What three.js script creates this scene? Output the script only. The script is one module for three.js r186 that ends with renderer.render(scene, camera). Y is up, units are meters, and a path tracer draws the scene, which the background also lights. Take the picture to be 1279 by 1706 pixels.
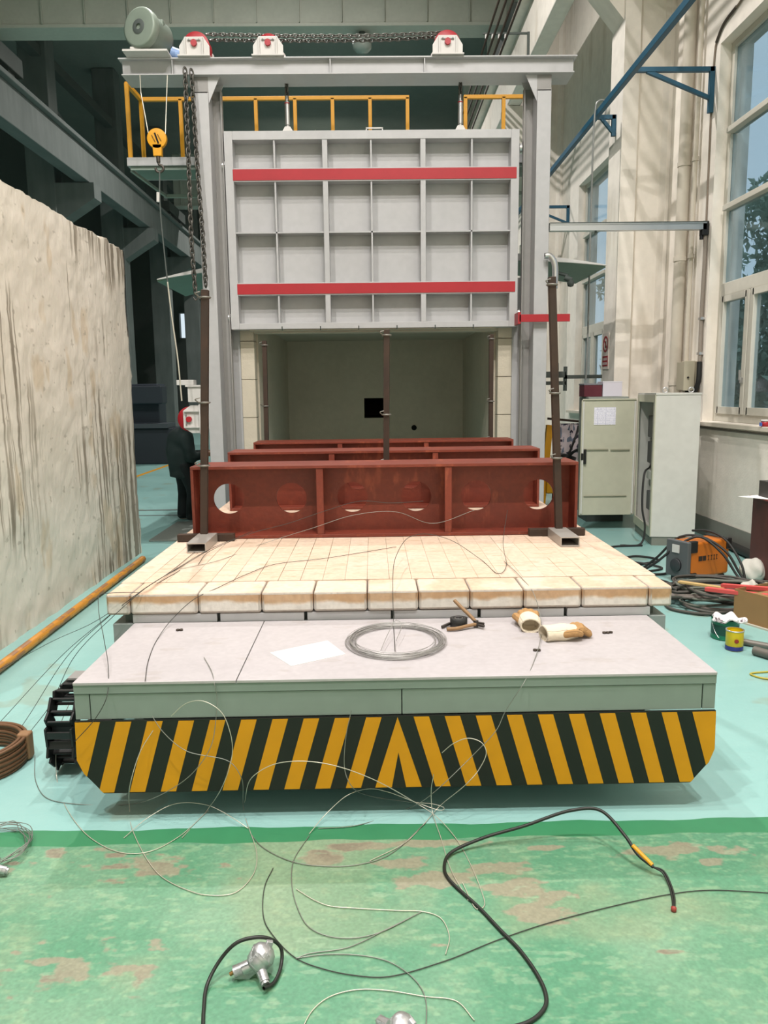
import * as THREE from 'three';
import { RoundedBoxGeometry } from 'three/addons/geometries/RoundedBoxGeometry.js';
import { mergeGeometries } from 'three/addons/utils/BufferGeometryUtils.js';

// ---------------------------------------------------------------- camera, sky, lights, exposure
const scene = new THREE.Scene();
const camera = new THREE.PerspectiveCamera(67.03, 1279 / 1706, 0.05, 200);
camera.rotation.order = 'YXZ';
camera.position.set(0, 1.7, 0);
camera.rotation.set(-0.1526, -0.0129, -0.0122);
scene.add(camera);
const renderer = new THREE.WebGLRenderer({ antialias: true });
renderer.toneMapping = THREE.LinearToneMapping;
renderer.toneMappingExposure = 0.98;
renderer.shadowMap.enabled = true;
renderer.shadowMap.type = THREE.PCFSoftShadowMap;
scene.background = new THREE.Color(0.74, 0.86, 0.93);          // overcast sky, seen only through the windows
// high-bay lamps hanging over the working area: [x, height, depth, candela]
const LAMPS = [[-0.05, 11.5, 3.2, 105], [1.95, 11.5, 1.5, 100], [-3.3, 11.5, 1.5, 100], [-1.6, 11.5, 11.2, 200], [1.4, 11.5, -0.8, 180], [-3.8, 11.5, -0.8, 165], [-2.2, 11.5, 22, 220], [-2.2, 11.5, 34, 200]];
const LAMP_COLOR = 0xfff9f4;

// ---------------------------------------------------------------- helpers
const V = (x, y, d) => new THREE.Vector3(x, y, -d);            // d = distance in front of the camera
const used = {};
function numbered(n) { const k = used[n] = (used[n] ?? -1) + 1; return k ? n + '_' + String(k).padStart(3, '0') : n; }
let seed = 7;
const rnd = (a = 0, b = 1) => { seed = (seed * 16807) % 2147483647; return a + (b - a) * (seed / 2147483647); };
function flat(g) { if (g.index) g = g.toNonIndexed(); for (const k of Object.keys(g.attributes)) if (!['position', 'normal', 'uv'].includes(k)) g.deleteAttribute(k); return g; }
function metricUV(g) {                                           // uv in metres, by the way each face looks
  const p = g.attributes.position, n = g.attributes.normal, uv = new Float32Array(p.count * 2);
  for (let i = 0; i < p.count; i++) {
    const ax = Math.abs(n.getX(i)), ay = Math.abs(n.getY(i)), az = Math.abs(n.getZ(i));
    if (ay >= ax && ay >= az) { uv[2 * i] = p.getX(i); uv[2 * i + 1] = -p.getZ(i); }
    else if (ax >= az) { uv[2 * i] = -p.getZ(i); uv[2 * i + 1] = p.getY(i); }
    else { uv[2 * i] = p.getX(i); uv[2 * i + 1] = p.getY(i); }
  }
  g.setAttribute('uv', new THREE.BufferAttribute(uv, 2)); return g;
}
function merged(geos) { geos = [].concat(geos).map(flat); const g = geos.length > 1 ? mergeGeometries(geos) : geos[0].clone(); return metricUV(g); }
const origin = new Map();
function tag(o, label, category, group) { o.userData.label = label; o.userData.category = category; if (group) o.userData.group = group; return o; }
function thing(name, label, category, [x, y, d], group) {
  const o = new THREE.Group(); o.name = numbered(name); o.position.copy(V(x, y, d)); scene.add(o); origin.set(o, o.position.clone());
  return tag(o, label, category, group);
}
function part(parent, name, geos, mat, label) {                  // geometry given in world metres
  const g = merged(geos), o = origin.get(parent); g.translate(-o.x, -o.y, -o.z);
  const m = new THREE.Mesh(g, mat); m.name = numbered(name); m.castShadow = m.receiveShadow = true; parent.add(m); origin.set(m, o);
  if (label) m.userData.label = label;
  return m;
}
function solo(name, label, category, geos, mat, group) {
  const g = merged(geos); g.computeBoundingBox(); const b = g.boundingBox, c = b.getCenter(new THREE.Vector3()); c.y = b.min.y; g.translate(-c.x, -c.y, -c.z);
  const m = new THREE.Mesh(g, mat); m.name = numbered(name); m.position.copy(c); m.castShadow = m.receiveShadow = true; scene.add(m);
  return tag(m, label, category, group);
}
function struct(name, geos, mat, parent) {
  const m = new THREE.Mesh(merged(geos), mat); m.name = numbered(name); m.castShadow = m.receiveShadow = true; (parent ?? scene).add(m);
  if (!parent) m.userData.kind = 'structure'; origin.set(m, new THREE.Vector3()); return m;
}
function copy(src, [dx, dy, dd], label, group) {
  const c = src.clone(); c.name = numbered(src.name.replace(/_\d{3}$/, '')); c.position.add(V(dx, dy, dd)); scene.add(c);
  c.userData = { ...src.userData, label }; if (group) c.userData.group = group; return c;
}
function B(x0, x1, y0, y1, d0, d1, r = 0) {
  const w = x1 - x0, h = y1 - y0, l = d1 - d0;
  const g = r ? new RoundedBoxGeometry(w, h, l, 1, Math.min(r, w / 2.01, h / 2.01, l / 2.01)) : new THREE.BoxGeometry(w, h, l);
  return g.translate((x0 + x1) / 2, (y0 + y1) / 2, -(d0 + d1) / 2);
}
function bar(a, b, w, h = w, r = 0) {                            // square bar from a to b
  a = V(...a); b = V(...b); const l = a.distanceTo(b);
  const g = r ? new RoundedBoxGeometry(w, h, l, 1, r) : new THREE.BoxGeometry(w, h, l);
  const m = new THREE.Matrix4().lookAt(a, b, Math.abs(b.y - a.y) > .95 * l ? new THREE.Vector3(0, 0, 1) : new THREE.Vector3(0, 1, 0));
  m.setPosition(a.clone().add(b).multiplyScalar(.5)); return g.applyMatrix4(m);
}
function rod(a, b, r, seg = 12, r2 = r) {
  a = V(...a); b = V(...b); const g = new THREE.CylinderGeometry(r2, r, a.distanceTo(b), seg);
  g.applyQuaternion(new THREE.Quaternion().setFromUnitVectors(new THREE.Vector3(0, 1, 0), b.clone().sub(a).normalize()));
  const c = a.add(b).multiplyScalar(.5); return g.translate(c.x, c.y, c.z);
}
function tube(pts, r, seg, sides = 6, closed = false) {
  const c = new THREE.CatmullRomCurve3(pts.map(p => V(...p)), closed, 'centripetal');
  return new THREE.TubeGeometry(c, seg ?? pts.length * 8, r, sides, closed);
}
function lathe(pts, a, dir, seg = 28) {                          // profile [radius, along] turned round dir at point a
  const g = new THREE.LatheGeometry(pts.map(p => new THREE.Vector2(...p)), seg);
  g.applyQuaternion(new THREE.Quaternion().setFromUnitVectors(new THREE.Vector3(0, 1, 0), V(...dir).normalize()));
  const c = V(...a); return g.translate(c.x, c.y, c.z);
}
function plate(outline, d0, d1, bevel = 0, holes = []) {         // outline in x, y; from depth d0 (front) to d1
  const s = new THREE.Shape(outline.map(p => new THREE.Vector2(...p)));
  for (const [x, y, r] of holes) { const h = new THREE.Path(); h.absarc(x, y, r, 0, Math.PI * 2, true); s.holes.push(h); }
  const g = new THREE.ExtrudeGeometry(s, { depth: d1 - d0 - 2 * bevel, bevelEnabled: bevel > 0, bevelThickness: bevel, bevelSize: bevel, bevelOffset: -bevel, bevelSegments: 1, curveSegments: 40 });
  return g.translate(0, 0, -d1 + bevel);
}
function prismX(outline, x0, x1) {                               // outline in d, y; extruded along x
  const s = new THREE.Shape(outline.map(p => new THREE.Vector2(...p)));
  const g = new THREE.ExtrudeGeometry(s, { depth: x1 - x0, bevelEnabled: false });
  return g.applyMatrix4(new THREE.Matrix4().set(0, 0, 1, x0, 0, 1, 0, 0, -1, 0, 0, 0, 0, 0, 0, 1));
}
function prismY(outline, y0, y1) {                               // outline in x, d; extruded upward
  const s = new THREE.Shape(outline.map(p => new THREE.Vector2(p[0], p[1])));
  return new THREE.ExtrudeGeometry(s, { depth: y1 - y0, bevelEnabled: false }).applyMatrix4(new THREE.Matrix4().set(1, 0, 0, 0, 0, 0, 1, y0, 0, -1, 0, 0, 0, 0, 0, 1));
}
const turnY = (g, x, d, a) => g.translate(-x, 0, d).rotateY(a).translate(x, 0, -d);
// surface nets over a distance field
function sdf(f, lo, hi, cell) {
  const n = [0, 1, 2].map(k => Math.ceil((hi[k] - lo[k]) / cell) + 1), [nx, ny, nz] = n, val = new Float32Array(nx * ny * nz), id = new Int32Array(nx * ny * nz).fill(-1);
  const at = (i, j, k) => i + nx * (j + ny * k);
  for (let k = 0; k < nz; k++) for (let j = 0; j < ny; j++) for (let i = 0; i < nx; i++) val[at(i, j, k)] = f(lo[0] + i * cell, lo[1] + j * cell, lo[2] + k * cell);
  const pos = [], idx = [];
  for (let k = 0; k < nz - 1; k++) for (let j = 0; j < ny - 1; j++) for (let i = 0; i < nx - 1; i++) {
    let m = 0, c = 0, sx = 0, sy = 0, sz = 0; const q = [];
    for (let b = 0; b < 8; b++) { const v = val[at(i + (b & 1), j + (b >> 1 & 1), k + (b >> 2))]; q.push(v); if (v < 0) m++; }
    if (m === 0 || m === 8) continue;
    for (let b = 0; b < 8; b++) for (const e of [1, 2, 4]) if (!(b & e)) { const u = q[b], w = q[b | e]; if (u < 0 !== w < 0) { const t = u / (u - w); c++; sx += (b & 1) + (e === 1 ? t : 0); sy += (b >> 1 & 1) + (e === 2 ? t : 0); sz += (b >> 2) + (e === 4 ? t : 0); } }
    id[at(i, j, k)] = pos.length / 3; pos.push(lo[0] + (i + sx / c) * cell, lo[1] + (j + sy / c) * cell, lo[2] + (k + sz / c) * cell);
  }
  for (let k = 1; k < nz - 1; k++) for (let j = 1; j < ny - 1; j++) for (let i = 1; i < nx - 1; i++) {
    const v = val[at(i, j, k)] < 0;
    for (const [di, dj, dk, a, b] of [[1, 0, 0, [0, 1, 0], [0, 0, 1]], [0, 1, 0, [0, 0, 1], [1, 0, 0]], [0, 0, 1, [1, 0, 0], [0, 1, 0]]]) {
      if (v === val[at(i + di, j + dj, k + dk)] < 0) continue;
      const p = [id[at(i - a[0] - b[0], j - a[1] - b[1], k - a[2] - b[2])], id[at(i - b[0], j - b[1], k - b[2])], id[at(i, j, k)], id[at(i - a[0], j - a[1], k - a[2])]];
      if (v) idx.push(p[0], p[1], p[2], p[0], p[2], p[3]); else idx.push(p[0], p[2], p[1], p[0], p[3], p[2]);
    }
  }
  const g = new THREE.BufferGeometry(); g.setAttribute('position', new THREE.Float32BufferAttribute(pos, 3)); g.setIndex(idx); g.computeVertexNormals();
  return g;
}
const capsule = (a, b, r1, r2) => (x, y, z) => {
  const bx = b[0] - a[0], by = b[1] - a[1], bz = b[2] - a[2], px = x - a[0], py = y - a[1], pz = z - a[2];
  const t = Math.max(0, Math.min(1, (px * bx + py * by + pz * bz) / (bx * bx + by * by + bz * bz + 1e-9)));
  return Math.hypot(px - t * bx, py - t * by, pz - t * bz) - (r1 + (r2 - r1) * t);
};
const blend = (fs, k) => (x, y, z) => { let d = 9; for (const f of fs) { const e = f(x, y, z), h = Math.max(k - Math.abs(d - e), 0) / k; d = Math.min(d, e) - h * h * k / 4; } return d; };

// ---------------------------------------------------------------- procedural textures
const hash = (x, y) => { let h = Math.imul(x, 374761393) ^ Math.imul(y, 668265263); h = Math.imul(h ^ (h >>> 13), 1274126177); return ((h ^ (h >>> 16)) >>> 0) / 4294967296; };
function vnoise(x, y, px, py) {
  const i = Math.floor(x), j = Math.floor(y), f = x - i, g = y - j, u = f * f * (3 - 2 * f), v = g * g * (3 - 2 * g);
  const w = (a, p) => ((a % p) + p) % p, i0 = w(i, px), i1 = w(i + 1, px), j0 = w(j, py), j1 = w(j + 1, py);
  return (hash(i0, j0) * (1 - u) + hash(i1, j0) * u) * (1 - v) + (hash(i0, j1) * (1 - u) + hash(i1, j1) * u) * v;
}
function fbm(u, v, px, py, oct = 4, s = 0) { let a = .5, t = 0, n = 0; for (let o = 0; o < oct; o++) { t += a * vnoise(u * px + s * 7, v * py + s * 13, px, py); n += a; a *= .5; px *= 2; py *= 2; } return t / n; }
const ss = (a, b, x) => { x = Math.max(0, Math.min(1, (x - a) / (b - a))); return x * x * (3 - 2 * x); };
const mix = (a, b, t) => [a[0] + (b[0] - a[0]) * t, a[1] + (b[1] - a[1]) * t, a[2] + (b[2] - a[2]) * t];
function tex(w, h, mw, mh, fn, color = true, ox = 0, oy = 0) {   // mw, mh: metres covered
  const data = new Uint8Array(w * h * 4);
  for (let j = 0; j < h; j++) for (let i = 0; i < w; i++) { const c = fn((i + .5) / w, (j + .5) / h), o = (j * w + i) * 4; for (let k = 0; k < 3; k++) data[o + k] = Math.max(0, Math.min(255, Array.isArray(c) ? c[k] : c)); data[o + 3] = 255; }
  const t = new THREE.DataTexture(data, w, h); t.magFilter = THREE.LinearFilter; t.minFilter = THREE.LinearMipmapLinearFilter; t.generateMipmaps = true;
  t.wrapS = t.wrapT = THREE.RepeatWrapping; t.repeat.set(1 / mw, 1 / mh); t.offset.set(-ox / mw, -oy / mh);
  if (color) t.colorSpace = THREE.SRGBColorSpace; t.needsUpdate = true; return t;
}
const M = (color, roughness = .6, metalness = 0, extra = {}) => new THREE.MeshStandardMaterial({ color, roughness, metalness, ...extra });

const grime = tex(512, 512, 2.3, 2.3, (u, v) => { const a = fbm(u, v, 4, 4, 5), b = fbm(u, v, 40, 40, 2, 3); const k = 246 - 16 * a - 9 * b; return [k, k, k - 1]; });
const grain = tex(512, 512, .5, .5, (u, v) => 255 * fbm(u, v, 32, 32, 4, 2), false);
const aquaMap = tex(1024, 1024, 3, 3, (u, v) => {
  const a = fbm(u, v, 5, 5, 5), b = fbm(u, v, 24, 60, 3, 4), c = fbm(u, v, 9, 9, 4, 9), s = ss(.68, .74, c);
  return mix(mix([150, 190, 186], [134, 179, 175], a * .9 + b * .35), [140, 148, 130], s * .4);
});
const greenMap = (w, h, mw, mh, ox, oy, spots) => tex(w, h, mw, mh, (u, v) => {
  const x = ox + u * mw, d = oy + v * mh;
  const a = fbm(u, v, Math.round(mw * 3), Math.round(mh * 3), 5, 1), b = fbm(u, v, Math.round(mw * 26), Math.round(mh * 50), 3, 5), w1 = fbm(u, v, Math.round(mw * 2), Math.round(mh * 2), 4, 8);
  const f = fbm(u, v, Math.round(mw * 14), Math.round(mh * 26), 5, 11), fine = fbm(u, v, Math.round(mw * 120), Math.round(mh * 120), 2, 6);
  let c = mix([84, 142, 110], [122, 160, 132], ss(.3, .72, .55 * a + .45 * w1)); c = mix(c, [150, 178, 142], ss(.52, .8, b) * .45);
  c = mix(c, [140, 152, 120], ss(.5, .66, w1) * .45);
  let t = 0; for (const [sx, sd, rx, rd, k] of spots) { const q = Math.hypot((x - sx) / rx, (d - sd) / rd); t = Math.max(t, k * (1.15 - q) + (f - .5) * 1.5); }
  c = mix(c, [150, 142, 122], ss(.28, .5, t) * .85); c = mix(c, [122, 112, 98], ss(.42, .62, t) * ss(.45, .62, a) * .6);
  const sc = fbm(u, v, Math.round(mw * 10), Math.round(mh * 34), 4, 21); c = mix(c, [150, 176, 146], ss(.7, .76, sc) * .4);
  const k = .89 + .14 * fine; return c.map(q => q * k);
}, true, ox, oy);
const wornSpots = [[-.05, 2.71, .16, .03, 1], [.2, 2.72, .2, .035, 1], [-.22, 2.64, .1, .05, .8], [.1, 2.59, .12, .06, .9], [.2, 2.5, .2, .06, 1], [.42, 2.56, .16, .05, .9], [.47, 2.44, .13, .06, 1.1], [.53, 2.31, .12, .06, 1.1], [.63, 2.68, .08, .02, 1.1], [1.12, 2.65, .28, .06, .75], [1.2, 2.57, .06, .03, 1.2], [.62, 2.4, .1, .03, .7], [-1.0, 2.62, .5, .12, .5], [-.9, 2.1, .3, .12, .4], [.9, 2.12, .06, .015, .9], [.2, 2.17, .08, .02, .8]];
const frontMap = greenMap(2048, 900, 4.4, 1.9, -2.2, .9, wornSpots), backMap = greenMap(512, 512, 3, 3, 0, 0, []);
const blockMap = tex(1024, 1024, 4, 3.3, (u, v) => {
  const a = fbm(u, v, 6, 5, 5), st = fbm(u, v, 90, 3, 3, 4), st2 = fbm(u, v, 220, 5, 2, 6), reg = fbm(u, v, 5, 3, 3, 7), f = fbm(u, v, 60, 60, 3, 8);
  let c = mix([228, 221, 210], [212, 203, 190], a); c = mix(c, [134, 124, 110], ss(.48, .64, st * .6 + st2 * .4) * ss(.36, .58, reg) * .95);
  c = mix(c, [186, 160, 126], ss(.64, .76, fbm(u, v, 18, 7, 4, 15)) * .35); c = mix(c, [132, 124, 112], ss(.74, .84, f) * .35); return c;
});
const blockBump = tex(1024, 1024, 4, 3.3, (u, v) => 255 * (.55 * fbm(u, v, 30, 26, 5, 3) + .45 * fbm(u, v, 120, 30, 3, 9)), false);
const plasterMap = tex(1024, 1024, 5, 5, (u, v) => {
  const a = fbm(u, v, 4, 4, 5), st = fbm(u, v, 26, 4, 4, 5), f = fbm(u, v, 50, 50, 3, 7);
  let c = mix([241, 235, 226], [231, 223, 211], a); c = mix(c, [196, 184, 166], ss(.58, .78, st * .6 + a * .4) * .45); const k = .97 + .06 * f; return c.map(q => q * k);
});
const concreteMap = tex(512, 512, 4, 4, (u, v) => { const a = fbm(u, v, 5, 5, 5), s = fbm(u, v, 30, 5, 3, 4); return mix([124, 130, 128], [92, 100, 98], a * .6 + s * .5); });
const refractoryMap = tex(512, 512, 1.1, 1.1, (u, v) => { const a = fbm(u, v, 6, 6, 5), f = fbm(u, v, 60, 60, 2, 4), s = ss(.6, .8, fbm(u, v, 12, 40, 3, 9)); const k = .95 + .1 * f; return mix(mix([212, 191, 173], [204, 182, 162], a), [178, 150, 122], s * .4).map(q => q * k); });
const edgeMap = tex(1024, 512, 3.2, 1, (u, v) => {             // scorched upper half of the hearth's front course, uv: x and height
  const y = v, n = .68 + .02 * (fbm(u, v, 30, 12, 4, 3) - .5) * 2, f = fbm(u, v, 160, 40, 3, 5), s = ss(-.012, .012, y - n);
  const a = fbm(u, v, 16, 5, 4, 12), base = v > .738 ? mix([212, 191, 173], [198, 166, 138], ss(.4, .62, a) * .6) : mix([212, 207, 199], [182, 144, 106], s * (.85 + .4 * (a - .5)));
  return base.map(q => q * (.94 + .12 * f));
});
const primerMap = tex(1024, 512, 2.2, 1.1, (u, v) => {
  const a = fbm(u, v, 8, 6, 5), st = fbm(u, v, 60, 10, 4, 4), k = fbm(u, v, 90, 50, 2, 8);
  let c = mix([124, 53, 34], [102, 41, 29], a); c = mix(c, [160, 86, 58], ss(.56, .74, st * .6 + .4 * fbm(u, v, 5, 5, 4, 12)) * .55); return c.map(q => q * (.94 + .12 * k));
});
const rustMap = tex(256, 256, .6, .6, (u, v) => mix([54, 44, 38], [74, 54, 42], fbm(u, v, 8, 8, 5)));
const deckMap = tex(1024, 512, 2.6, 1.3, (u, v) => {
  const a = fbm(u, v, 6, 4, 4), s = ss(.7, .76, fbm(u, v, 14, 18, 4, 5)), f = fbm(u, v, 140, 70, 2, 7); let c = mix([186, 181, 183], [175, 170, 172], a); c = mix(c, [150, 140, 132], s * .2); return c.map(q => q * (.97 + .06 * f));
});

const m = {
  aqua: M(0xffffff, .32, 0, { map: aquaMap, bumpMap: grain, bumpScale: .0006 }),
  strip: M(0x3d8a60, .45, 0, { map: grime }),
  greenFront: M(0xffffff, .5, 0, { map: frontMap, bumpMap: grain, bumpScale: .001 }), greenBack: M(0xffffff, .55, 0, { map: backMap }),
  plaster: M(0xffffff, .85, 0, { map: plasterMap, bumpMap: grain, bumpScale: .001 }), skirting: M(0x8f8f88, .6, 0, { map: grime }),
  concrete: M(0xffffff, .8, 0, { map: concreteMap }), crane: M(0xc4c8be, .6, 0, { map: grime }), darkSteel: M(0x59615e, .7, 0, { map: grime }), roof: M(0x8b948f, .8, 0, { map: grime }),
  steel: M(0xc0c0c2, .42, 0, { map: grime }), steelGuide: M(0x9a9896, .45, 0, { map: grime }), deck: M(0xffffff, .38, 0, { map: deckMap }), lip: M(0x95a29b, .45, 0, { map: grime }), body: M(0x9aa3a3, .5, 0, { map: grime }),
  bumper: M(0x1b1c1a, .42, 0, { map: grime }), stripe: M(0xeca200, .45, 0, { map: grime }),
  red: M(0xb3202c, .45, 0, { map: grime }), yellow: M(0xe7a313, .45, 0, { map: grime }), white: M(0xdedbd8, .5, 0, { map: grime }),
  primer: M(0xffffff, .5, 0, { map: primerMap, bumpMap: grain, bumpScale: .0008 }), rust: M(0xffffff, .7, .3, { map: rustMap }),
  block: M(0xffffff, .95, 0, { map: blockMap, bumpMap: blockBump, bumpScale: .012 }),
  brick: [0xffffff, 0xfdfaf7, 0xfbf8f4, 0xfffaf6].map(c => M(c, .92, 0, { map: refractoryMap, bumpMap: grain, bumpScale: .0015 })), brickEdge: M(0xffffff, .92, 0, { map: edgeMap, bumpMap: grain, bumpScale: .0015 }),
  fibre: M(0xd8cfbd, .95, 0, { map: grime, bumpMap: grain, bumpScale: .002 }),
  chain: M(0x5c5a55, .42, .6), black: M(0x151515, .5), rubber: M(0x222221, .6), tie: M(0x7f7c76, .45, .4), silver: M(0xc9c9c9, .3, .85), darkGap: M(0x0b0b0b, .9),
  wireS: M(0xcfcabb, .35, .4), wireG: M(0x8b8d86, .4, .5), wireD: M(0x3c3e3a, .5, .2), cable: M(0x1e211d, .5),
  blue: M(0x235a75, .5, 0, { map: grime }), pipeWhite: M(0xdcd3c4, .55, 0, { map: grime }), frame: M(0xdcd8cc, .55, 0, { map: grime }),
  glass: new THREE.MeshPhysicalMaterial({ color: 0xdfeaf0, roughness: .12, metalness: 0, transmission: 1, thickness: 0, ior: 1.45 }),
  cabinet: M(0xc9c8b4, .45, 0, { map: grime }), cabinetSide: M(0xdddcd6, .45, 0, { map: grime }), paper: M(0xf4f4f2, .8),
  orange: M(0xd2741c, .45, 0, { map: grime }), carton: M(0xa07b50, .85, 0, { map: grime }),
};

// ---------------------------------------------------------------- lamps (above the frame)
for (const [x, y, d, cd] of LAMPS) {
  const t = thing('high_bay_lamp', 'lit high-bay lamp hanging from the roof, out of the picture', 'lamp', [x, y, d], 'lit high-bay lamps under the roof');
  part(t, 'reflector', [lathe([[.06, .36], [.09, .3], [.2, .14], [.25, .0], [.245, -.005], [.19, .13], [.08, .28], [.05, .3]], [x, y, d], [0, 1, 0], 24), rod([x, y + .34, d], [x, 12.49, d], .02, 8)], m.white);
  part(t, 'lens', lathe([[0, .03], [.16, .03], [.16, .05], [0, .05]], [x, y, d], [0, 1, 0], 20), new THREE.MeshStandardMaterial({ color: 0xffffff, emissive: LAMP_COLOR, emissiveIntensity: 4 }));
  const l = new THREE.SpotLight(LAMP_COLOR, cd, 0, 1.42, .6, 2); l.position.copy(V(x, y - .03, d)); l.target.position.copy(V(x, 0, d)); scene.add(l, l.target);
  l.castShadow = true; l.shadow.radius = 4; l.shadow.mapSize.set(1024, 1024); l.shadow.bias = -.0005;
}

// ---------------------------------------------------------------- the hall
const wob = (x, k) => .006 * Math.sin(x * 9 + k) + .004 * Math.sin(x * 23 + 2 * k);
const line = (d, k) => { const p = []; for (let i = 0; i <= 60; i++) { const x = -2.2 + 4.4 * i / 60; p.push([x, d + wob(x, k)]); } return p; };
const L1 = line(2.855, 1), L2 = line(2.752, 3), front = [[-2.2, .9], [2.2, .9]];
struct('floor', prismY([[-14, 2.855], ...L1, [3.88, 2.855], [3.88, 46], [-14, 46]], -.2, 0), m.aqua);
struct('floor', prismY([[-14, 2.752], ...L2, [3.88, 2.752], [3.88, 2.855], ...[...L1].reverse(), [-14, 2.855]], -.2, 0), m.strip);
struct('floor', prismY([...front, ...[...L2].reverse()], -.2, 0), m.greenFront);
struct('floor', [prismY([[-14, -8], [3.88, -8], [3.88, .9], [-14, .9]], -.2, 0), prismY([[-14, .9], [-2.2, .9], [-2.2, 2.752], [-14, 2.752]], -.2, 0), prismY([[2.2, .9], [3.88, .9], [3.88, 2.752], [2.2, 2.752]], -.2, 0)], m.greenBack);
struct('ceiling', B(-14.4, 4.3, 12.5, 12.8, -8.4, 46.4), m.roof);
struct('wall_left', B(-14.4, -14, -.2, 12.5, -8.4, 46.4), m.darkSteel);
struct('wall_front', B(-14, 4.3, -.2, 12.5, -8.4, -8), m.plaster);
struct('wall_back', [B(-14, -11.1, -.2, 12.5, 46, 46.4), B(-10.3, 4.3, -.2, 12.5, 46, 46.4), B(-11.1, -10.3, -.2, 5.0, 46, 46.4), B(-11.1, -10.3, 6.4, 12.5, 46, 46.4)], m.darkSteel);
const WX = 3.88, WO = 4.25, winD = [[6.05, 9.12], [11.95, 15.02], [17.8, 20.9]], winY = [1.33, 5.45];
{
  const g = [B(WX, WO, -.2, winY[0], -8, 46), B(WX, WO, winY[1], 12.5, -8, 46)]; let d = -8;
  for (const [a, b] of winD) { g.push(B(WX, WO, winY[0], winY[1], d, a)); d = b; } g.push(B(WX, WO, winY[0], winY[1], d, 46));
  struct('wall_right', g, m.plaster);
  struct('baseboard_right', B(WX - .012, WX - .0005, 0, .225, -8, 46), m.skirting);
}
winD.forEach(([a, b], i) => {
  const w = new THREE.Group(); w.name = 'window_' + (i + 1); w.position.copy(V(WX, winY[0], b)); w.userData.kind = 'structure'; scene.add(w); origin.set(w, w.position.clone());
  const f0 = WX + .12, f1 = WX + .2, [y0, y1] = winY, mid = (a + b) / 2, g = .001;
  part(w, 'window_frame', [B(f0, f1, y0 + g, y1 - g, b - .09, b - g, .006), B(f0, f1, y0 + g, y1 - g, a + g, a + .09, .006), B(f0, f1, y0 + g, y0 + .09, a + .09, b - .09, .006), B(f0, f1, y1 - .07, y1 - g, a + .09, b - .09, .006)], m.frame);
  part(w, 'mullion', B(f0 - .005, f1, y0 + .09, y1 - .07, mid - .05, mid + .05, .006), m.frame);
  for (const [y, h, o] of [[4.52, .06, .05], [3.7, .06, .05], [2.81, .14, .015]]) for (const [p, q] of [[a + .09, mid - .05], [mid + .05, b - .09]]) part(w, 'transom', B(f0 - o, f1, y - h / 2, y + h / 2, p, q, .006), m.frame);
  for (const [p, q] of [[a + .09, mid - .05], [mid + .05, b - .09]]) {
    const c = (p + q) / 2;
    for (const [s, e] of [[p, c - .012], [c + .012, q]]) {
      const k = .055, sh = part(w, 'casement', [B(f0 - .02, f1 - .02, y0 + .09, 2.74, s, s + k + .03, .006), B(f0 - .02, f1 - .02, y0 + .09, 2.74, e - k - .03, e, .006), B(f0 - .02, f1 - .02, y0 + .09, y0 + .17, s + k, e - k), B(f0 - .02, f1 - .02, 2.67, 2.74, s + k, e - k)], m.frame);
      part(sh, 'pane', B(f0 + .02, f0 + .026, y0 + .17, 2.67, s + k, e - k), m.glass);
      if (s > c) part(sh, 'handle', [B(f0 - .045, f0 - .02, 1.76, 1.82, s + .02, s + .06, .004), bar([f0 - .05, 1.79, s + .04], [f0 - .05, 1.9, s + .05], .018)], m.silver);
    }
    for (const [s, e] of [[2.88, 3.67], [3.73, 4.49], [4.55, 5.38]]) part(w, 'pane', B(f0 + .03, f0 + .036, s, e, p, q), m.glass);
  }
  part(w, 'window_sill', B(WX - .07, f0 - .001, y0 - .05, y0 - .001, a + .01, b - .01, .006), m.pipeWhite);
  part(w, 'window_sill', B(WX - .07, WX - .001, y0 - .05, y0 - .001, b, b + .33, .006), m.pipeWhite);
});
// precast I-section columns by the right wall
[10.75, 16.6, 22.35, 28.1].forEach((c, i) => {
  const x0 = 3.24, x1 = WX - .002, a = c - .27, b = c + .27;
  const t = thing('concrete_column', ['cream painted concrete I-section column between the two big windows', 'cream concrete column seen between the furnace gantry post and the far window', 'cream concrete column far back, mostly behind the furnace', 'farthest cream concrete column, nearly hidden behind the furnace'][i], 'column', [3.55, 0, c], 'right-hand hall columns');
  part(t, 'shaft', prismY([[x0, a], [x0 + .2, a], [x0 + .25, a + .09], [x1 - .1, a + .09], [x1 - .05, a], [x1, a], [x1, b], [x1 - .05, b], [x1 - .1, b - .09], [x0 + .25, b - .09], [x0 + .2, b], [x0, b]], 0, 12.5), m.plaster);
  part(t, 'corbel', plate([[x0 + .02, 6.3], [x0 + .02, 7.32], [2.7, 7.32], [2.7, 6.95]], a + .06, b - .06), m.plaster);
});
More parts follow.
